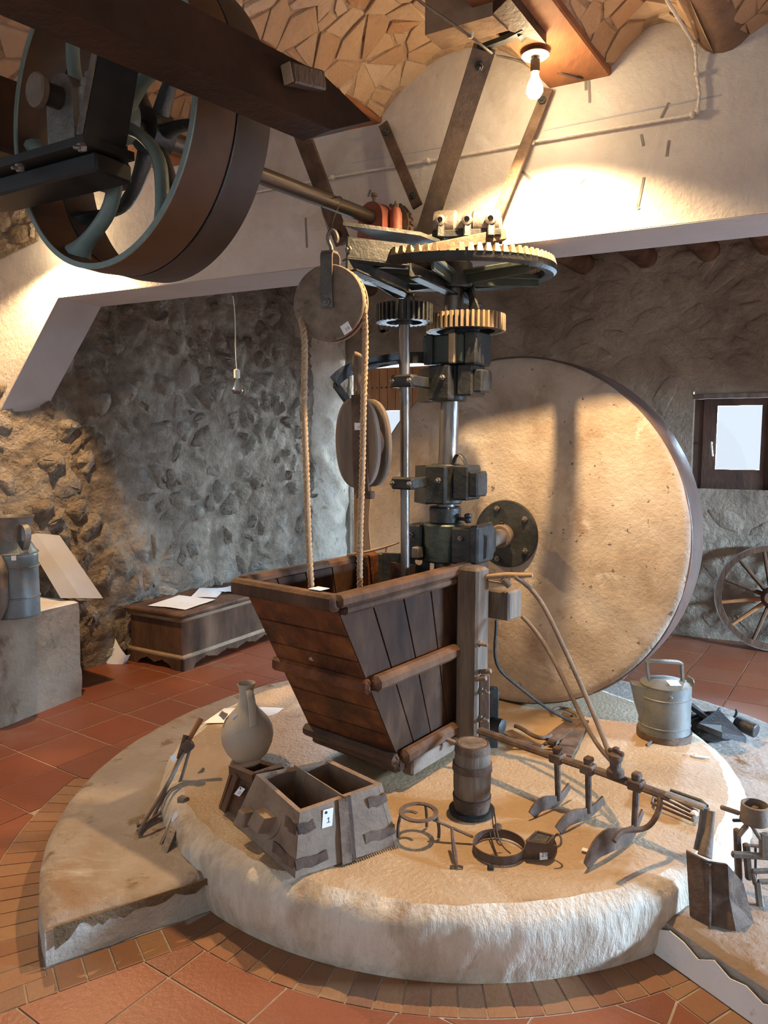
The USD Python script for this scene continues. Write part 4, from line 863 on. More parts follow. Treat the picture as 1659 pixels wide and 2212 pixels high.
for x, y in ((1034, 1391), (1038, 1493), (1036, 1553)):
    b_ = D(x, y, 3.0); hp_.p('bolt', cat(bolt(b_ + A_([0, .012, 0]), unit(A_([.85, -.5, 0])), .016, .014), cyl(b_, b_ + unit(A_([.85, -.5, 0])) * .04, .007, 10)), 'rust_light', po)
for x, y in ((1044, 1452), (1034, 1468)): b_ = D(x, y, 3.0); hp_.p('peg', cyl(b_ - U * .01, b_ + U * .035 + Z * .012, .010, 10), 'rust_light', po)
hp_.p('clamp_bar', bar(D(1045, 1455, 3.03), D(1045, 1590, 3.03), .045, .05), 'wood_dark')
hp_.p('foot_bolt', cyl(D(960, 1595, 2.98), D(1000, 1612, 2.95), .010, 10), 'rust_light')
tagplate(hp_, L3(hs(1.045) + .012, .055, 1.079), R, unit(S), .055, .05)
bp_ = T('back_post', 'sawn wooden post standing behind the hopper, left of the shaft', 'post')
a = D(787, 1196, 3.36); bp_.p('post', bar(A_([a[0], a[1], .22]), a, .12, .10, .006, up=U), 'wood_red')
bpl = T('iron_plate', 'dark iron plate with a round hole between the back post and the shaft', 'plate')
p0 = D(820, 1195, 3.38); p1 = D(928, 1190, 3.34); ex_ = unit((p1 - p0) * A_([1, 1, 0])); wl_ = np.linalg.norm((p1 - p0)[:2])
bpl.p('plate', prism(Polygon([(0, -.9), (wl_, -.9), (wl_, 0), (0, 0)]).difference(Point(wl_ * .78, -.035).buffer(.018)), p0, ex_, Z, -.02), 'iron', smooth=False)
bpl.p('flange', bar(p0 - Z * .9, p0, .03, .03), 'iron')
sk = T('thin_stick', 'thin peeled stick with a forked tip lying across the back of the hopper', 'stick')
sk.p('stick', tube(curve([D(750, 1199, 3.35), D(800, 1190, 3.3), D(862, 1172, 3.25)], 10), [.006] * 7 + [.005, .004, .003], 8), 'wood_tan'); sk.p('twig', tube([D(835, 1182, 3.27), D(833, 1193, 3.26)], [.004, .003], 6), 'wood_dark')

# wooden block with the sickle handles on it
wb_ = T('wooden_block', 'grey squared wooden block jutting out beside the hopper post', 'block')
A0 = D(1052, 1295, 3.12); A1 = D(1102, 1300, 3.05); bd2 = U
wb_.p('block', obox(D(1086, 1302, 3.12), .125, .11, .125, unit(U - W * .1), .008), 'wood_grey')
tl = T('wooden_tool', 'pale worn tool handle lying on the grey wooden block', 'tool')
tl.p('handle', tube([D(1050, 1246, 3.05), D(1095, 1242, 3.03), D(1128, 1243, 3.0), D(1150, 1242, 2.98)], [.010, .012, .012, .009], 12), 'wood_tan')
tl.p('ferrule', tube([D(1086, 1250, 3.03), D(1100, 1266, 3.03)], [.016, .014], 10), 'rust_light'); tl.p('blade', bar(D(1052, 1255, 3.06), D(1090, 1262, 3.04), .03, .006), 'wood_tan')

# ================================================================ THE CULTIVATOR
cu = T('hand_cultivator', 'rusty hand cultivator with a long beam, curved blades and two slender handles', 'plough')
bz_ = .425
b0, b1, b2 = G(1036, 1578, bz_), G(1300, 1668, bz_), G(1445, 1722, bz_)
cu.p('beam', tube([b0, b0 * .6 + b2 * .4, b1, b2], [.017, .016, .016, .016], 8, flat=(1.25, .8)), 'rust')
cdir = unit(b2 - b0); cside = A_([-cdir[1], cdir[0], 0])
for k, ((x, y), (bx, by), (lx, ly), (rx, ry)) in enumerate((((1204, 1637), (1206, 1728), (1150, 1762), (1230, 1697)), ((1271, 1660), (1272, 1755), (1207, 1795), (1304, 1726)), ((1375, 1695), (1370, 1792), (1268, 1872), (1388, 1752)))):
    top = V(x, y, b0, cside); ft = G(bx, by, .26)
    ft = A_([ft[0], ft[1], .232]) if True else ft
    ft = D(bx, by, top[1])
    sk_ = cu.p('shank', tube([top + Z * .035, top - Z * .02, ft], [.013, .012, .011], 10), 'rust')
    cu.p('clamp', obox(top, .05, .045, .035, cdir), 'rust', sk_); cu.p('nut', obox(top + Z * .032, .03, .03, .022, cdir), 'rust', sk_)
    lo, hi_ = G(lx, ly, .247), D(rx, ry, ft[1] + .05)
    pts = curve([lo, lo * .55 + ft * .45 + Z * (.02 if k < 2 else .03), ft, ft * .4 + hi_ * .6 - Z * .004, hi_], 16)
    cu.p('blade', strip(pts, Z + cside * (.35 if k < 2 else .6), np.interp(np.linspace(0, 1, 16), [0, .3, 1], [.05, .052, .028] if k < 2 else [.055, .085, .03]), .006), 'rust', label='curved steel blade')
hd = V(1330, 1652, b0, cside)
cl_ = cu.p('handle_socket', lathe([(.030, -.02), (.030, .0), (.020, .012), (.018, .03), (.024, .04), (.026, .058), (.012, .066), (.012, .08), (.006, .084)], hd - Z * .02, Z, 16), 'rust')
cu.p('wing_nut', bar(hd + Z * .045 - cdir * .03, hd + Z * .045 + cdir * .03, .014, .018), 'rust', cl_)
cu.p('handle', tube(curve([hd + Z * .0 - cdir * .012, D(1255, 1480, 2.78), D(1200, 1360, 2.9), D(1163, 1292, 2.97), D(1112, 1246, 3.0)], 26), .0095, 10), 'rust_light')
cu.p('handle', tube(curve([hd + Z * .0 + cdir * .0, D(1240, 1515, 2.76), D(1175, 1390, 2.9), D(1128, 1332, 3.0)], 22), .0085, 10), 'rust_light')
cu.p('stay', tube(curve([V(1423, 1715, b0, cside), D(1424, 1745, b2[1] - .02), D(1400, 1785, b2[1] - .06), D(1360, 1793, b2[1] - .10), D(1326, 1817, b2[1] - .15)], 20), .009, 8), 'rust')
e_ = [V(1440, 1715, b0, cside), V(1523, 1745, b0, cside)]
cu.p('loop', tube([e_[0], e_[1]], .014, 8, flat=(1.3, .6)), 'iron_grey'); cu.p('loop', tube([e_[0] + cside * .03 - cdir * .0, e_[0] + cside * .03 + cdir * .1, e_[1] + cside * .012], .008, 8), 'iron')
cu.p('loop_end', tube([e_[1], D(1518, 1790, e_[1][1]), D(1508, 1836, e_[1][1] - .01)], .013, 8, flat=(1.2, .7)), 'iron_grey')
# strap irons at the back
hg = T('strap_hinges', 'long rusty forged strap irons lying behind the cultivator on the bed stone', 'ironwork')
def flat(pts, z, w, th=.008): return strip([G(x, y, z + k * .0) for k, (x, y) in enumerate(pts)], unit(np.cross(Z, G(*pts[-1], z) - G(*pts[0], z))), w, th)
hg.p('strap', flat([(1095, 1580), (1130, 1600), (1165, 1618)], .250, .06), 'rust'); hg.p('strap', flat([(1216, 1632), (1235, 1598), (1255, 1555)], .257, .075), 'rust')
hg.p('strap', flat([(1188, 1600), (1215, 1578), (1240, 1560)], .260, .07), 'rust'); hg.p('pin', tube(curve([G(1112, 1568, .265), G(1140, 1582, .267), G(1168, 1594, .271), G(1190, 1588, .27)], 12), .010, 8), 'rust')
for x, y in ((1163, 1614), (1196, 1604), (1225, 1548)): hg.p('knuckle', tube([G(x - 9, y - 3, .26), G(x + 9, y + 3, .26)], .016, 10), 'rust')
hg.p('eye', tube(curve([G(x, y, .257) for x, y in ((1190, 1540), (1215, 1530), (1240, 1540), (1248, 1555), (1228, 1552))], 16), .010, 8), 'rust_light')
cr = T('crook_rod', 'thin dark bent rod leaning from the wooden block down to the strap irons', 'rod')
cr.p('rod', tube(curve([D(1072, 1340, 3.1), D(1069, 1400, 3.1), D(1076, 1440, 3.11), D(1110, 1475, 3.12), D(1175, 1525, 3.13), D(1236, 1559, 3.12)], 30), .007, 8), 'iron')
pv = T('shaft_foot', 'dark iron pivot bracket at the foot of the upright shaft', 'bracket')
q = D(1062, 1545, 3.2); pv.p('post', bar(A_([q[0], q[1], .205]), A_([q[0], q[1], .50]), .055, .05), 'iron')
pv.p('boss', lathe([(.03, 0), (.034, .006), (.034, .05), (.02, .055)], q - A_([.0, .03, .03]), unit(A_([.75, -.6, 0])), 20), 'iron'); pv.p('lug', bar(q + Z * .05, q + Z * .13, .03, .03), 'iron')
pv.p('boss', lathe([(.02, 0), (.022, .006), (.022, .02), (.01, .025)], q - A_([-.02, .045, .02]), unit(A_([.75, -.6, 0])), 16), 'iron_grey')

# ================================================================ ON THE BED STONE
bx = G(1019, 1752, H + .003); ca = T('small_barrel', 'small dark wooden barrel with wide iron hoops standing on the bed stone', 'barrel')
hb_ = .262; rb = lambda t: .058 + .013 * math.sin(math.pi * t) ** .8
ca.p('staves', lathe([(rb(0) - .012, 0)] + [(rb(t) - .002, hb_ * t) for t in np.linspace(0, 1, 12)], bx, Z, 28), 'wood_grey')
ca.p('head', cyl(bx + Z * (hb_ - .022), bx + Z * (hb_ - .010), .055, 28), 'rust', label='reddish barrel head with a bung hole')
ca.p('bung_hole', cyl(bx + Z * (hb_ - .0105) + A_([.018, .022, 0]), bx + Z * (hb_ - .009) + A_([.018, .022, 0]), .010, 12), 'leather', 1)
for a, b in ((0.0, .25), (.62, .72), (.88, 1.0)): ca.p('hoop', pipe([(rb(t) + (.003 if i < 3 else -.004), hb_ * t) for i, t in enumerate((a, (a + b) / 2, b, b, (a + b) / 2, a))], bx, Z, 32), 'rust')
ca.p('foot_ring', pipe([(.060, 0), (.082, 0), (.084, .012), (.062, .014)], bx, Z, 32), 'iron')

def pyramid(t, base, top, th, mats, cut=0):
    """open box from 4 base corners and 4 top corners"""
    n = 4; c = (sum(base) + sum(top)) / 8; idx = []
    for k in range(n):
        a, b = base[k], base[(k + 1) % n]; d, e = top[k], top[(k + 1) % n]
        nn = unit(np.cross(b - a, d - a)); nn = nn if nn @ (c - (a + b + d + e) / 4) > 0 else -nn
        idx.append(t.p('board', plank(a, b, e, d, th, nn), mats[k]))
    return idx
gm = T('grain_measure', 'large trapezoid wooden grain measure with iron corner straps, at the front of the bed stone', 'grain measure')
zt2 = .445
Bq = [G(636, 1898, H + .003), G(862, 1825, H + .003), None, G(503, 1778, H + .003)]; Bq[2] = Bq[1] + Bq[3] - Bq[0]
Tq = [G(646, 1755, zt2), G(826, 1693, zt2), G(713, 1640, zt2), G(553, 1672, zt2)]
pyramid(gm, Bq, Tq, .018, ['box_wood'] * 4)
gm.p('bottom', hexa([q * .97 + sum(Bq) / 4 * .03 for q in Bq], [q * .97 + sum(Bq) / 4 * .03 + Z * .012 for q in Bq]), 'box_wood', smooth=False)
mx = lambda a, b, t_: a * (1 - t_) + b * t_
def face(i, u_, v_): return mx(mx(Bq[i], Bq[(i + 1) % 4], u_), mx(Tq[i], Tq[(i + 1) % 4], u_), v_)
def fn(i): 
    n_ = unit(np.cross(Bq[(i + 1) % 4] - Bq[i], Tq[i] - Bq[i])); c_ = (sum(Bq) + sum(Tq)) / 8; return n_ if n_ @ (Bq[i] - c_) > 0 else -n_
pm_ = mx(Tq[0], Tq[1], .50); pq_ = mx(Tq[3], Tq[2], .50)
gm.p('partition', hexa([pm_ - Z * .19, pq_ - Z * .19, pq_ - Z * .19 + U * .016, pm_ - Z * .19 + U * .016], [pm_ + Z * .006, pq_ + Z * .006, pq_ + Z * .006 + U * .016, pm_ + Z * .006 + U * .016]), 'box_wood', smooth=False)
gm.p('batten', strip([face(0, .47 + .02 * t_, t_) + fn(0) * .006 for t_ in (0, .5, 1.)], unit(Bq[1] - Bq[0]), .034, .012), 'rust', label='rusty upright band dividing the front face')
gm.p('batten', strip([face(0, .535 + .02 * t_, t_) + fn(0) * .004 for t_ in (0, .5, 1.)], unit(Bq[1] - Bq[0]), .020, .010), 'wood_dark')
for i, u0, u1, v_ in ((0, .0, .17, .74), (0, .0, .30, .20), (0, .78, 1., .78), (0, .68, 1., .26), (3, .78, 1., .72), (3, .66, 1., .20)):
    q = [face(i, u_, v_ + .02 * math.sin(k * 2)) + fn(i) * .003 for k, u_ in enumerate(np.linspace(u0, u1, 5))]
    gm.p('iron_strap', strip(q, unit(Tq[i] - Bq[i]), [.035, .032, .036, .03, .034], .004), 'rust')
kc = face(3, .48, .50); kn_ = fn(3)
kp = gm.p('boss', hexa([kc + (unit(Bq[0] - Bq[3]) * a + unit(Tq[3] - Bq[3]) * b) * .042 for a, b in ((-1, -1), (1, -1), (1, .9), (-1, .9))], [kc + kn_ * .045 + (unit(Bq[0] - Bq[3]) * a + unit(Tq[3] - Bq[3]) * b) * .035 for a, b in ((-1, -1), (1, -1), (1, .9), (-1, .9))]), 'box_wood', label='square wooden boss on the left face')
gm.p('boss_plate', prism(Point(0, 0).buffer(.078, 20), kc + kn_ * .0, unit(Bq[0] - Bq[3]), unit(Tq[3] - Bq[3]), .006 if np.cross(unit(Bq[0] - Bq[3]), unit(Tq[3] - Bq[3])) @ kn_ > 0 else -.006), 'box_wood')
kc2 = face(3, .22, .33); gm.p('boss', obox(kc2 + kn_ * .02, .05, .05, .05, unit(Bq[0] - Bq[3]), .006, unit(Tq[3] - Bq[3])), 'box_wood')
for k in range(26): q = face(0, .42 + .57 * k / 26, .015) + fn(0) * .006; gm.p('nail', bar(q, q + fn(0) * .012 - Z * .006, .003, .003, .0005), 'iron')
tagplate(gm, face(0, .31, .78) + fn(0) * .005, unit(Bq[1] - Bq[0]), unit(Tq[0] - Bq[0] + fn(0) * .0), .036, .058, '1', dot=True)
gs = T('grain_measure', 'small dark wooden grain measure tagged 2, tucked behind the large one', 'grain measure')
z3 = .425
Bs = [G(525, 1752, H + .003), G(628, 1722, H + .003), None, G(473, 1738, H + .003)]; Bs[3] = G(472, 1742, H + .003); Bs[0] = G(512, 1762, H + .003); Bs[1] = G(640, 1728, H + .003); Bs[2] = Bs[1] + Bs[3] - Bs[0]
Ts = [G(551, 1675, z3), G(612, 1655, z3), G(563, 1640, z3), G(500, 1655, z3)]
pyramid(gs, Bs, Ts, .016, ['wood_old'] * 4)
sf = lambda u_, v_: mx(mx(Bs[3], Bs[0], u_), mx(Ts[3], Ts[0], u_), v_); sn_ = unit(np.cross(Bs[0] - Bs[3], Ts[3] - Bs[3])); sn_ = sn_ if sn_[1] < 0 else -sn_
gs.p('batten', strip([sf(.42, t_) + sn_ * .010 for t_ in (.04, .5, .9)], unit(Bs[0] - Bs[3]), .022, .02), 'wood_old')
gs.p('rim_band', strip([sf(u_, .93) + sn_ * .004 for u_ in (0, .5, 1.)], Z, .03, .008), 'wood_old')
tagplate(gs, sf(.78, .60) + sn_ * .014, unit(Bs[0] - Bs[3]), unit(unit(Ts[3] - Bs[3]) + unit(Bs[0] - Bs[3]) * .35), .030, .055, '2', dot=True)

# jug, paper
jc = G(535, 1640, H + .004); jg_ = T('clay_jug', 'pale round bellied clay jug with a narrow neck and side handle', 'jug')
k_ = .01; prof = [(.045, 0), (.072, .008), (.102, .040), (.122, .082), (.129, .118), (.124, .155), (.108, .188), (.082, .216), (.058, .240), (.043, .264), (.037, .292), (.035, .322), (.038, .340), (.045, .356), (.044, .361), (.039, .357), (.031, .335), (.030, .29), (.05, .235), (.08, .2), (.1, .12), (.05, .02)]
jg_.p('body', pipe([(r * .86, h * .93) for r, h in prof], jc, Z, 48), 'clay', smooth=60)
hx = unit(A_([.45, -.9, 0])); jg_.p('handle', tube(curve([jc + hx * .034 + Z * .315, jc + hx * .062 + Z * .30, jc + hx * .082 + Z * .25, jc + hx * .098 + Z * .18], 14), .0125, 10, flat=(1.3, .75)), 'clay')
sx = unit(A_([-1, -.1, 0])); jg_.p('spout', lathe([(.016, 0), (.012, .02), (.013, .028), (.006, .03)], jc + sx * .088 + Z * .19, unit(sx + Z * .8), 14), 'clay')
tagplate(jg_, D(509, 1550, jc[1] - .05), unit(A_([.8, .2, .5])), unit(A_([-.35, 0, .8])), .024, .028)
pa_ = T('paper_sheet', 'white paper sheet lying on the kerb behind the clay jug', 'paper'); pa_.p('sheet', sheet(G(438, 1563, H + .006), unit(G(545, 1560, H + .006) - G(438, 1563, H + .006)), unit(G(490, 1526, H + .006) - G(438, 1563, H + .006)), .30, .21, .008, 8, -.01), 'paper')

# watering can
wc = G(1434, 1588, H + .004); wt = T('watering_can', 'grey galvanised watering can with a flat handle, on the right of the bed stone', 'watering can')
rw, hw = .113, .245
wt.p('body', lathe([(rw * .98, 0), (rw + .004, .006), (rw + .004, .022), (rw, .03), (rw, .06), (rw + .003, .063), (rw, .066), (rw * .985, .19), (rw * .985 + .003, .193), (rw * .985, .196), (rw * .985, hw)], wc, Z, 48), 'galv')
wt.p('lid', lathe([(.113, 0), (.113, .004), (.07, .018), (.02, .022)], wc + Z * hw, Z, 40), 'galv')
wt.p('base_band', pipe([(rw + .001, .0), (rw + .008, 0), (rw + .008, .03), (rw + .001, .03)], wc, Z, 44), 'rust')
lx = unit(A_([-.9, .1, 0]))
wt.p('spout', loft([A_([wc + lx * a + Z * h + np.cross(Z, lx) * b for a, h, b in pts]) for pts in ([(.10, .05, .03), (.10, .05, -.03), (.10, .03, -.03), (.10, .03, .03)], [(.13, .14, .035), (.13, .14, -.035), (.09, .13, -.04), (.09, .13, .04)], [(.155, .245, .03), (.155, .245, -.03), (.095, .235, -.05), (.095, .235, .05)])]), 'galv')
hz = [(-.085, .0), (-.088, .085), (.07, .085), (.066, .0)]
hxx = unit(A_([1, -.12, 0])); wt.p('handle', strip([wc + hxx * a + Z * (hw + .015 + b) for a, b in ((-.075, 0), (-.082, .04), (-.088, .084), (-.07, .09), (.05, .088), (.066, .083), (.07, .04), (.074, 0))], np.cross(Z, hxx), .034, .010), 'galv')
wt.p('rivet', bolt(D(1449, 1507, wc[1] - rw * .93), A_([.1, -1, 0]), .012, .005), 'galv')
wt.p('rear_lip', strip([wc + hxx * .10 + Z * (hw + .01) + np.cross(Z, hxx) * b + hxx * (.02 - b * b * 4) for b in (-.05, 0, .05)], Z, .03, .003), 'galv')
tagplate(wt, wc + A_([.012, -.06, hw + .022]), A_([1, .05, 0]), unit(A_([-.1, 1, .25])), .05, .045)
pg = T('small_peg', 'small dark peg lying at the foot of the watering can', 'peg'); pg.p('peg', bar(G(1396, 1610, H + .012), G(1412, 1598, H + .012), .012, .012), 'rust')
wh = T('white_spanner', 'small white spanner-like tag lying on the right of the bed stone', 'tool'); wh.p('shank', bar(G(1500, 1633, H + .010), G(1533, 1637, H + .010), .014, .006), 'tag'); wh.p('jaw', pipe([(.008, 0), (.013, 0), (.013, .006), (.008, .006)], G(1498, 1632, H + .006), Z, 16), 'tag')

# trivet and small iron things on the front
def arcp(c, r, a0, a1, n=30): return [c + A_([r * math.cos(t), r * math.sin(t), 0]) for t in np.linspace(a0, a1, n)]
tv = T('iron_trivet', 'three-legged ring trivet of flat iron beside the large grain measure', 'trivet')
tcn = G(904, 1756, .325); tv.p('ring', pipe([(.052, 0), (.068, 0), (.068, .005), (.052, .005)], tcn, Z, 40), 'rust')
tv.p('inner_hook', strip(curve([tcn + A_([-.055, .0, 0]), tcn + A_([-.03, .012, 0]), tcn + A_([-.006, -.004, 0])], 10), Z, .004, .012), 'rust')
for a in (3.25, 1.1, -.15):
    d = A_([math.cos(a), math.sin(a), 0]); q = tcn + d * .060; tv.p('leg', tube(curve([q, q + d * .008 - Z * .03, A_([*(q + d * .010)[:2], H + .006])], 8), .0055, 8), 'rust')
tv.p('handle', bar(G(930, 1768, .31), G(1022, 1808, .26), .012, .006), 'rust')
sw = T('iron_skewer', 'twisted iron skewer with a forked foot near the trivet', 'skewer')
sw.p('rod', tube([G(976, 1790, .305), G(980, 1828, .275), G(982, 1840, .265), G(987, 1872, .245)], [.005, .007, .009, .004], 6), 'rust'); sw.p('foot', tube([G(972, 1872, .241), G(987, 1870, .245), G(1000, 1873, .241)], .004, 6), 'rust')
hoop = T('iron_hoop', 'round iron hoop pan with a tall thin wire loop standing in it', 'hoop')
hc = G(1078, 1838, H + .004); hoop.p('band', pipe([(.083, 0), (.087, 0), (.087, .030), (.083, .030)], hc, Z, 44), 'rust')
hoop.p('wire_loop', tube(curve([hc + A_([.01, .0, .02]), D(1066, 1790, hc[1]), D(1065, 1742, hc[1]), D(1070, 1770, hc[1]), D(1079, 1815, hc[1] - .02), hc + A_([.03, -.05, .02])], 26), .0022, 6), 'rust')
hoop.p('cross_wire', tube(curve([hc + A_([-.02, .08, .02]), hc + A_([-.015, 0, .006]), hc + A_([-.01, -.085, .01])], 10), .003, 6), 'iron'); hoop.p('stub', cyl(hc + A_([.01, .085, .015]), hc + A_([.012, .11, .03]), .014, 12), 'rust')
hoop.p('clip', obox(G(1060, 1873, H + .008), .022, .016, .014), 'leather')
bell = T('iron_bell', 'small boxy rusty iron bell lying on its side with a paper tag', 'bell')
p4 = [G(1128, 1856, H + .004), G(1192, 1853, H + .004), G(1205, 1832, H + .004), G(1150, 1830, H + .004)]; q4 = [G(1137, 1818, .298), G(1182, 1824, .298), G(1196, 1806, .308), G(1160, 1797, .308)]
bell.p('body', hexa(p4, q4), 'rust', smooth=False); bell.p('mouth', hexa([mx(q, sum(q4) / 4, .2) - Z * .001 for q in q4], [mx(q, sum(q4) / 4, .25) + Z * .0015 for q in q4]), 'leather', smooth=False)
bell.p('rim', cat(*[bar(q4[k], q4[(k + 1) % 4], .008, .008, .001) for k in range(4)]), 'rust')
bell.p('loop', tube(curve([q4[2] + A_([0, 0, -.01]), D(1210, 1806, q4[2][1] - .02), D(1212, 1822, q4[2][1] - .04), D(1196, 1826, q4[2][1] - .05)], 14), .0035, 6), 'rust')
tagplate(bell, D(1174, 1842, p4[1][1] - .01), unit(A_([1, .12, .05])), unit(A_([.02, .3, 1])), .026, .042, '25')
tg = T('paper_tag', 'tiny white number tag lying on the bed stone beside the cultivator blade', 'tag'); tg.p('tag', obox(G(1265, 1836, H + .008), .024, .020, .002, U, .0004), 'tag')
gr = T('iron_grate', 'small rusty iron grate lying under the cultivator loop', 'grate')
ga, gb2, gc_, gd = G(1408, 1735, H + .02), G(1418, 1705, H + .02), G(1505, 1752, H + .02), G(1496, 1772, H + .02)
for t_ in (0, .33, .66, 1.): gr.p('bar', bar(mx(ga, gb2, t_), mx(gd, gc_, t_), .007, .010), 'rust')
for t_ in (0, 1.): gr.p('end_bar', bar(mx(ga, gd, t_), mx(gb2, gc_, t_), .009, .014), 'rust')
gr.p('knob', lathe([(.012, 0), (.014, .006), (.008, .014)], G(1500, 1760, H + .02), Z, 12), 'tag')

# ================================================================ HAND TOOLS ON THE KERB
fk = T('hay_fork', 'rusty fork with curved tines and a wooden handle end, leaning on the kerb', 'fork')
kz = .137
fk.p('handle', tube([D(434, 1552, 2.98), D(407, 1600, 2.93)], [.013, .010], 10), 'wood_orange', label='short pale wooden handle')
fk.p('socket', tube([D(402, 1588, 2.92), D(386, 1640, 2.88)], [.012, .010], 10), 'rust')
for pts in ([(388, 1640, 2.88), (360, 1700, 2.8), (325, 1755, 2.72), (300, 1785, 2.66), (296, 1775, 2.68)], [(386, 1642, 2.88), (345, 1735, 2.78), (320, 1790, 2.7), (312, 1825, 2.60), (345, 1845, 2.56)], [(362, 1730, 2.8), (350, 1770, 2.74), (330, 1810, 2.64), (320, 1822, 2.6)], [(365, 1733, 2.8), (358, 1780, 2.72), (345, 1812, 2.63), (333, 1826, 2.6)]):
    fk.p('tine', tube(curve([D(x, y, Y) for x, y, Y in pts], 16), .0070, 8), 'rust_light')
tagplate(fk, D(375, 1637, 2.86), unit(A_([.8, 0, .5])), unit(A_([-.3, 0, .9])), .022, .024)
pw = T('iron_tongs', 'long iron tongs with looped tips lying along the kerb beside the fork', 'tongs')
pw.p('arm', tube(curve([D(408, 1608, 2.92), D(385, 1650, 2.85), D(340, 1730, 2.72), D(310, 1780, 2.64), D(300, 1800, 2.62)], 18), .0065, 8), 'rust_light')
pw.p('arm', tube(curve([D(412, 1612, 2.92), D(392, 1680, 2.86), D(365, 1735, 2.8), D(330, 1770, 2.72), D(302, 1802, 2.62)], 18), .0065, 8), 'rust_light')
pw.p('joint', obox(D(405, 1612, 2.9), .05, .035, .045, unit(A_([.7, 0, .7])), .008), 'rust'); pw.p('grip', tube([D(440, 1660, 2.95), D(360, 1745, 2.8)], [.006, .008], 8), 'rust_light')
sc = T('sheep_shears', 'iron blade shears standing against the bed stone, tag on the grip', 'shears')
sc.p('blade', strip([D(398, 1745, 2.68), D(372, 1800, 2.58), D(346, 1868, 2.47)], U, [.022, .032, .028], .014), 'iron_grey'); sc.p('blade', strip([D(384, 1750, 2.67), D(360, 1800, 2.6), D(338, 1845, 2.53)], U, [.012, .014, .010], .010), 'rust_light')
sc.p('bow', obox(D(396, 1732, 2.70), .045, .03, .04, U, .006), 'rust_light'); sc.p('leg', tube([D(402, 1735, 2.7), D(396, 1790, 2.62), D(405, 1845, 2.54)], [.007, .005, .008], 8), 'rust_light'); sc.p('leg', tube([D(404, 1730, 2.7), D(408, 1800, 2.62), D(408, 1840, 2.55)], [.006, .005, .004], 8), 'rust_light')
tagplate(sc, D(378, 1765, 2.62), unit(A_([.9, -.2, .2])), unit(A_([.3, .1, .9])), .018, .036)
for k, (x, y, Y, r_) in enumerate(((393, 1688, 2.88, .022), (400, 1718, 2.82, .024))):
    eb = T('stone_pebble', ['rounded pale stone lying under the fork on the kerb', 'pale stone lying between the shears and the bed stone'][k], 'stone')
    m = trimesh.creation.icosphere(3, r_); m.vertices *= A_([1.1, .9, .8]); m.vertices += (meshkit.fbm(m.vertices * 60, 3, k)[:, None] - .5) * m.vertices * .5; q = G(x, y, kz); m.apply_translation(q + Z * r_ * .7); eb.p('stone', m, 'kerb_side', smooth=True)

# ================================================================ LEFT SIDE: CHEST, BLOCK, MILK CAN
ch = T('wooden_chest', 'low dark wooden chest with a scalloped base against the rubble wall', 'chest')
X0 = A_([-1.389, 4.981, 0]); cx_ = unit(A_([.545, .70, 0])) * 1.0; cx_ = unit(A_([.50, .866, 0])); cy_ = A_([-cx_[1], cx_[0], 0]); CL, CW = 1.55, .55; hc_ = .405
def cp(a, b, z): return X0 + cx_ * a + cy_ * b + Z * z
ch.p('body', obox(cp(CL / 2, CW / 2, .215), CL - .04, CW - .04, .27, cx_, .006), 'wood_old')
ch.p('lid', obox(cp(CL / 2, CW / 2, hc_ - .016), CL + .03, CW + .03, .032, cx_, .010), 'wood_old')
ch.p('lid_moulding', obox(cp(CL / 2, CW / 2, hc_ - .048), CL - .005, CW - .005, .030, cx_, .010), 'wood_tan')
ch.p('base_moulding', obox(cp(CL / 2, CW / 2, .09), CL, CW, .035, cx_, .012), 'wood_tan')
def scal(L, n):
    p = [(0, .085), (0, 0), (.10, 0), (.125, .03)]
    for k in range(n):
        a = .125 + (L - .25) * k / n; b = .125 + (L - .25) * (k + 1) / n
        p += [(a + (b - a) * t_, .030 + .022 * math.sin(math.pi * t_) + (.01 if t_ in (0.5,) else 0)) for t_ in (.2, .4, .5, .6, .8, .999)]
    return p + [(L - .10, 0), (L, 0), (L, .085)]
ch.p('apron', prism(scal(CL, 6), cp(0, 0, 0), cx_, Z, -.02), 'wood_old', smooth=False, label='scalloped front apron'); ch.p('apron', prism(scal(CW, 2), cp(0.0, CW, 0), -cy_, Z, .02 if np.cross(-cy_, Z) @ cx_ > 0 else -.02), 'wood_old', smooth=False)
ch.p('foot', obox(cp(CL - .03, CW - .03, .04), .06, .06, .08, cx_), 'wood_old'); ch.p('foot', obox(cp(.04, CW - .03, .04), .06, .06, .08, cx_), 'wood_old')
pl = ['white paper sheet on the near end of the chest lid', 'folded pale leaflet on the middle of the chest lid', 'bright paper leaflet on the chest lid nearest the hopper', 'grey printed leaflet half under the others on the chest lid']
for k, (a, b, w_, h_, ang_) in enumerate(((.10, .06, .34, .34, .1), (.52, .16, .26, .20, .5), (.72, .05, .30, .16, .15), (.66, .20, .24, .18, -.3))):
    d = unit(cx_ * math.cos(ang_) + cy_ * math.sin(ang_)); t = T('paper_sheet', pl[k], 'paper'); t.p('sheet', sheet(cp(a, b, hc_ + .002 + .003 * k), d, np.cross(Z, d), w_, h_, .012, 7, .01, seed=k + 2), 'paper')
cp_ = T('curled_paper', 'curled white paper sheet propped between the chest and the wall', 'paper')
e0 = G(262, 1430, .02); cp_.p('sheet', strip(curve([D(222, 1384, 5.3), D(236, 1398, 5.24), D(248, 1420, 5.18), G(262, 1432, .01), G(275, 1428, .012)], 14), unit(A_([.62, .2, .75])), .14, .0015), 'paper')
lb_ = T('masonry_block', 'brown plastered masonry block at the left edge under the milk can', 'masonry')
q0 = A_([-1.891, 4.508, 0]); bl = unit(A_([.40, .917, 0])); bl = unit(A_([-1.891 + 2.137, 4.508 - 3.985, 0])); bn_ = A_([-bl[1], bl[0], 0]); zh = .605
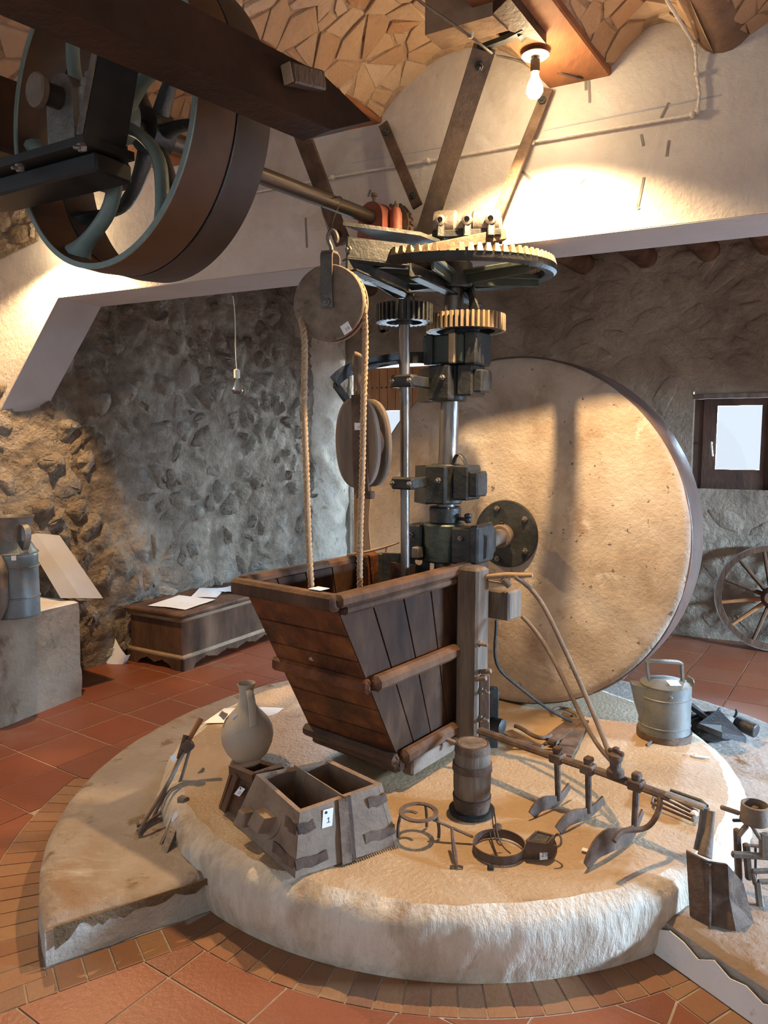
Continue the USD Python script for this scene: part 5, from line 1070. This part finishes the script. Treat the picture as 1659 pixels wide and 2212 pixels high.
bp = Polygon([q0[:2], (q0 - bl * 2.2)[:2], (q0 - bl * 2.2 + bn_ * .62)[:2], (q0 + bn_ * .62)[:2]])
M['block'] = mat('block_plaster', [(.17, .115, .07), (.28, .205, .14), (.33, .26, .19)], 3, .9, .012, stain=((.13, .075, .04), 4, .56, .68), bscale=30)
bt, bs_ = slab(bp, zh, .06, .004, round_=.012, side=.012); lb_.p('side', bs_, 'block', smooth=50); lb_.p('top', bt, 'plaster', smooth=50, label='pale plaster top')
fi = T('plaster_buttress', 'sloping white plastered buttress behind the milk can', 'buttress')
sq_ = [D(174, 1292, 4.54), D(131, 1292, 4.50), D(52, 1160, 4.62), D(78, 1152, 4.66)]
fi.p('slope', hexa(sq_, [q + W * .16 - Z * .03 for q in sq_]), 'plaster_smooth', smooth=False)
mc = T('milk_can', 'tall dull blue metal milk can with wire hoops on the masonry block', 'milk can')
c_ = D(38, 1312, 4.12); c_ = A_([c_[0], c_[1], zh + .004]); k = (D(38, 1312, 4.12)[2])
sc_ = 1.0; rm = .118
mc.p('body', lathe([(rm * .95, 0), (rm, .01), (rm, .34), (rm * 1.0, .36), (rm * .72, .42), (rm * .66, .43)], c_, Z, 40), 'zinc_blue')
mc.p('neck', pipe([(rm * .66, .42), (rm * .68, .50), (rm * .92, .565), (rm * .86, .565), (rm * .6, .50), (rm * .6, .42)], c_, Z, 40), 'iron_grey')
for z in (.105, .275, .355): mc.p('hoop', pipe([(rm - .002, z), (rm + .006, z + .003), (rm + .006, z + .009), (rm - .002, z + .012)], c_, Z, 40), 'galv')
mc.p('handle', strip(curve([c_ + U * (.08) + Z * .52, c_ + U * .135 + Z * .50, c_ + U * .135 + Z * .44, c_ + U * .09 + Z * .37], 12), W, .035, .006), 'iron_grey')
tagplate(mc, c_ + A_([.048, -rm * .94, .345]), A_([1, .3, 0]), Z, .024, .028)
sk2 = T('hanging_sack', 'dark cobwebbed sack slumped against the milk can at the left edge', 'sack')
m = trimesh.creation.icosphere(4, 1.); m.vertices *= A_([.09, .10, .20]); m.vertices *= 1 + (meshkit.fbm(m.vertices * 9, 4, 3)[:, None] - .5) * .4; q = D(-14, 1250, 4.0); m.apply_translation(A_([q[0], q[1], zh + .19])); sk2.p('sack', m, 'wood_grey', smooth=True)

# ================================================================ RIGHT SIDE
sv = T('plough_share', 'folded rusty steel plough share leaning against the bed stone on the right', 'plough share')
zr = .137; f0 = G(1530, 1998, zr); f1 = G(1490, 1978, zr); f2 = G(1590, 2012, zr); f3 = G(1628, 1992, zr); g0_ = D(1528, 1862, f0[1] + .05); g1_ = D(1482, 1838, f1[1] + .06); g2_ = D(1572, 1868, f2[1] + .05); g3_ = D(1606, 1908, f3[1] + .03)
sv.p('blade', hexa([f0, f1, g1_, g0_], [q + A_([.004, .008, 0]) for q in (f0, f1, g1_, g0_)]), 'rust', smooth=False)
sv.p('blade', loft([A_([f0, f2, f3, g3_, g2_, g0_]), A_([q + A_([-.003, .008, 0]) for q in (f0, f2, f3, g3_, g2_, g0_)])]), 'rust', smooth=False)
sv.p('rib', tube([f0 - A_([0, .006, 0]), g0_ - A_([0, .006, 0])], [.006, .010], 8), 'rust')
sv.p('socket', tube([D(1522, 1850, f0[1] + .05), D(1532, 1800, f0[1] + .08), D(1537, 1752, f0[1] + .10)], [.022, .014, .011], 12), 'rust_light')
dl = T('seed_drill', 'pale rusty iron implement of bars and a round cup at the right edge', 'implement')
dY = f3[1] + .12
cpx = D(1631, 1757, dY); dl.p('cup', pipe([(.040, -.03), (.044, -.025), (.042, .03), (.036, .032), (.034, -.02), (.02, -.024)], cpx, Z, 28), 'rust_light'); dl.p('cup_core', lathe([(.016, -.02), (.016, .012), (.008, .022)], cpx, Z, 14), 'rust')
def dbar(a, b, w=.014, h=.014, m='rust_light', Y0=0., Y1=None, nm='bar'): dl.p(nm, bar(D(*a, dY + Y0), D(*b, dY + (Y0 if Y1 is None else Y1)), w, h), m)
dbar((1556, 1743), (1598, 1757), Y0=.02); dbar((1582, 1772), (1606, 1772), .01, .01, 'iron', .03); dbar((1614, 1782), (1594, 1806), .02, .012); dbar((1622, 1780), (1642, 1812), .02, .012)
dbar((1592, 1790), (1596, 1905), .02, .02, 'rust', .06); dbar((1612, 1822), (1618, 1900), .02, .02, 'rust', .04); dbar((1650, 1800), (1652, 1850), .03, .02); dbar((1580, 1845), (1680, 1852), .016, .02)
dbar((1623, 1882), (1700, 1880), .014, .016); dbar((1625, 1880), (1632, 1912), .014, .014); dbar((1636, 1905), (1700, 1903), .014, .016); dbar((1636, 1905), (1647, 1998), .020, .016, 'rust_light', 0, -.06); dbar((1592, 1900), (1622, 1985), .02, .02, 'rust', .06, 0); dbar((1632, 1830), (1632, 1900), .008, .008, 'iron', .08); dbar((1612, 1826), (1650, 1828), .01, .01, 'rust', .05)
bg = T('leather_harness', 'black leather saddle harness heaped on the floor beyond the watering can', 'harness')
hq = G(1575, 1605, .133); 
def lump(c, s, seed, m='leather', ax=None):
    k = trimesh.creation.icosphere(4, 1.); k.vertices *= A_(s); k.vertices *= 1 + (meshkit.fbm(k.vertices * 14, 3, seed)[:, None] - .5) * .5
    if ax is not None: k.apply_transform(trimesh.transformations.rotation_matrix(ax, [0, 0, 1]))
    k.apply_translation(c); return k
kz2 = .135
bg.p('saddle_flap', hexa([D(1508, 1562, 3.42), D(1560, 1582, 3.30), D(1612, 1592, 3.36), D(1552, 1532, 3.5)], [D(1505, 1572, 3.42), D(1560, 1594, 3.30), D(1612, 1605, 3.36), D(1552, 1560, 3.5)]), 'leather', smooth=False)
bg.p('pad', lump(G(1560, 1618, kz2) + Z * .05 + A_([0, .12, 0]), (.12, .10, .055), 3), 'leather', smooth=True); bg.p('pad', lump(G(1520, 1590, kz2) + Z * .05 + A_([0, .06, 0]), (.09, .07, .05), 5), 'leather', smooth=True)
bg.p('roll', cyl(D(1590, 1560, 3.5), D(1634, 1580, 3.42), .034, 20), 'leather'); bg.p('flap', plank(D(1490, 1532, 3.55), D(1530, 1560, 3.45), D(1515, 1545, 3.6), D(1492, 1525, 3.62), .02), 'leather')
for k in range(3): bg.p('chain', tube(curve([D(1500 + 8 * k, 1532 + 4 * k, 3.6), D(1530, 1545 - 3 * k, 3.56), D(1555, 1530 + 4 * k, 3.58)], 12), .006, 6), 'leather')
bg.p('hook', tube(curve([D(1585, 1550, 3.5), D(1591, 1540, 3.5), D(1590, 1532, 3.5)], 8), .006, 6), 'leather')
cw = T('cart_wheel', 'dark spoked wooden cart wheel leaning on the back wall at the right edge', 'wheel')
cwc = KV(1668, 1290, .16); cr_ = .40; tilt = unit(-KN + Z * .12); cx2 = KD; cy2 = unit(np.cross(tilt, cx2)); cy2 = cy2 if cy2[2] > 0 else -cy2
cwc[2] = cr_ + .01
cw.p('rim', pipe([(cr_ - .05, -.025), (cr_ - .008, -.025), (cr_ - .008, .025), (cr_ - .05, .025)], cwc, tilt, 48), 'wood_old'); cw.p('tyre', pipe([(cr_ - .008, -.028), (cr_, -.028), (cr_, .028), (cr_ - .008, .028)], cwc, tilt, 48), 'iron_grey')
cw.p('hub', lathe([(.05, -.08), (.07, -.06), (.08, 0), (.07, .06), (.05, .08)], cwc, tilt, 24), 'wood_old')
for k in range(12): a = k * math.pi / 6 + .2; d = cx2 * math.cos(a) + cy2 * math.sin(a); cw.p('spoke', tube([cwc + d * .06, cwc + d * (cr_ - .04)], [.018, .013], 8), 'wood_orange' if k in (6, 7) else 'wood_old')

# ================================================================ CEILING BLOCK, LAMPS, CABLES
tbk = T('timber_block', 'short pale sawn timber block hung under the ceiling left of the lit joist', 'beam')
k0_, k1_ = G(932, 92, 2.955), G(1100, 52, 2.955); kd_ = unit(k1_ - k0_); tbk.p('block', hexa([G(918, 76, 2.955), G(1064, 34, 2.955), G(1098, 66, 2.955), G(955, 108, 2.955)], [q + Z * .26 for q in (G(918, 76, 2.955), G(1064, 34, 2.955), G(1098, 66, 2.955), G(955, 108, 2.955))]), 'wood_tan', smooth=False)
tbd = T('timber_block', 'dark upright timber hanger between the pale block and the lit joist', 'beam')
tbd.p('hanger', hexa([G(1098, 66, 2.962), G(1062, 32, 2.962), G(1100, -5, 2.962), G(1180, 95, 2.962)], [q + Z * .3 for q in (G(1098, 66, 2.962), G(1062, 32, 2.962), G(1100, -5, 2.962), G(1180, 95, 2.962))]), 'wood_dark', smooth=False)
def lamp(label, c, lit, I=0, rose=None, r=.030):
    t = T('light_bulb', label, 'lamp')
    t.p('bulb', lathe([(.004, -.075), (.020, -.072), (r, -.055), (r, -.045), (r * .86, -.028), (.014, .0), (.013, .012)], c, Z, 28), 'bulb_lit' if lit else 'bulb_glass', smooth=True)
    t.p('socket', lathe([(.012, .010), (.017, .014), (.017, .055), (.008, .062)], c, Z, 18), 'porcelain' if not lit else 'wood_dark')
    return t
LC = BV(1155, 196, .31) + Z * .05
t = lamp('lit lamp bulb under the ceiling beside the hanging strap', LC, True)
t.p('stem', cyl(LC + Z * .06, LC + Z * .10, .006, 10), 'cable_dark'); t.p('ceiling_rose', lathe([(.045, 0), (.05, .004), (.03, .018), (.02, .02)], LC + Z * .066, Z, 28), 'porcelain', label='pale round lamp cap')
light('SphereLight', 'lamp_right', LC - Z * .085, [.0, -.0, -1], radius=.022, intensity=BULB_I, normalize=True, color=WARM, cone=(68, .6))
light('SphereLight', 'lamp_right_beam', LC - Z * .08 + BN * .02, Z * -.85 + BN * .53 + BD * .10, radius=.015, intensity=SPOT_I, normalize=True, color=WARM, cone=(18.5, .25))
LB = BV(108, 490, .17)
t = lamp('second lit lamp bulb hidden behind the rim of the big pulley', LB, True); t.p('stem', cyl(LB + Z * .06, LB + Z * .35, .006, 10), 'cable_dark')
light('SphereLight', 'lamp_left', LB - Z * .095, [.0, 0, -1], radius=.02, intensity=BULB2_I, normalize=True, color=WARM, cone=(74, .3))
l0_ = BV(503, 640, -.20); bb = D(512, 822, l0_[1])
t = lamp('unlit clear bulb hanging on a thin white cord before the rubble wall', bb, False)
t.p('cord', tube(curve([l0_, mx(l0_, bb, .4) + U * .006, mx(l0_, bb, .7), bb + Z * .06], 16), .0028, 6), 'cord_white')
# cables
cw_ = T('white_cable', 'twisted white electric cable pinned along the plaster beam', 'cable')
cpts = [BV(500, 425, .015), BV(640, 398, .015), BV(718, 383, .02), BV(820, 365, .018), BV(925, 347, .02), BV(1040, 327, .018), BV(1150, 306, .02), BV(1330, 276, .018), BV(1495, 248, .02), BV(1507, 240, .02), BV(1511, 205, .02), BV(1505, 160, .02), BV(1503, 120, .03), BV(1500, 95, .05)]
dens = lambda P_, k: np.vstack([[mx(P_[i], P_[i + 1], t_) for t_ in np.linspace(0, 1, k, endpoint=False)] for i in range(len(P_) - 1)])
cw_.p('cable', tube(dens(cpts, 28), .0055, 8, lobes=2, twist=120), 'cord_white')
upc = [BV(1500, 95, .05), G(1440, 0, ZJ - .01), G(1415, -40, ZJ - .01)]
cw_.p('cable', tube(dens(upc, 40), .0055, 8, lobes=2, twist=120), 'cord_white')
for q in (2, 4, 6, 8, 9, 11, 13): cw_.p('insulator', lathe([(.009, -.012), (.011, .0), (.009, .012), (.004, .016)], cpts[q] + BN * .0, -BN, 12), 'porcelain')
cb = T('black_cable', 'dark electric cable running across the ceiling block to the lit joist', 'cable')
cb.p('cable', tube(curve([G(880, -20, 2.94), G(960, 40, 2.94), G(1015, 78, 2.935), G(1046, 102, 2.93), BV(1110, 128, .17), BV(1190, 152, .12), BV(1258, 170, .03)], 60), .0045, 6), 'cable_dark'); cb.p('cable', tube(curve([BV(1178, 100, .2), BV(1215, 135, .12), BV(1252, 168, .04)], 20), .003, 6), 'cable_dark')
cb.p('clip', obox(G(1016, 76, 2.94), .02, .012, .02), 'porcelain')

for t in ALL: t.write()
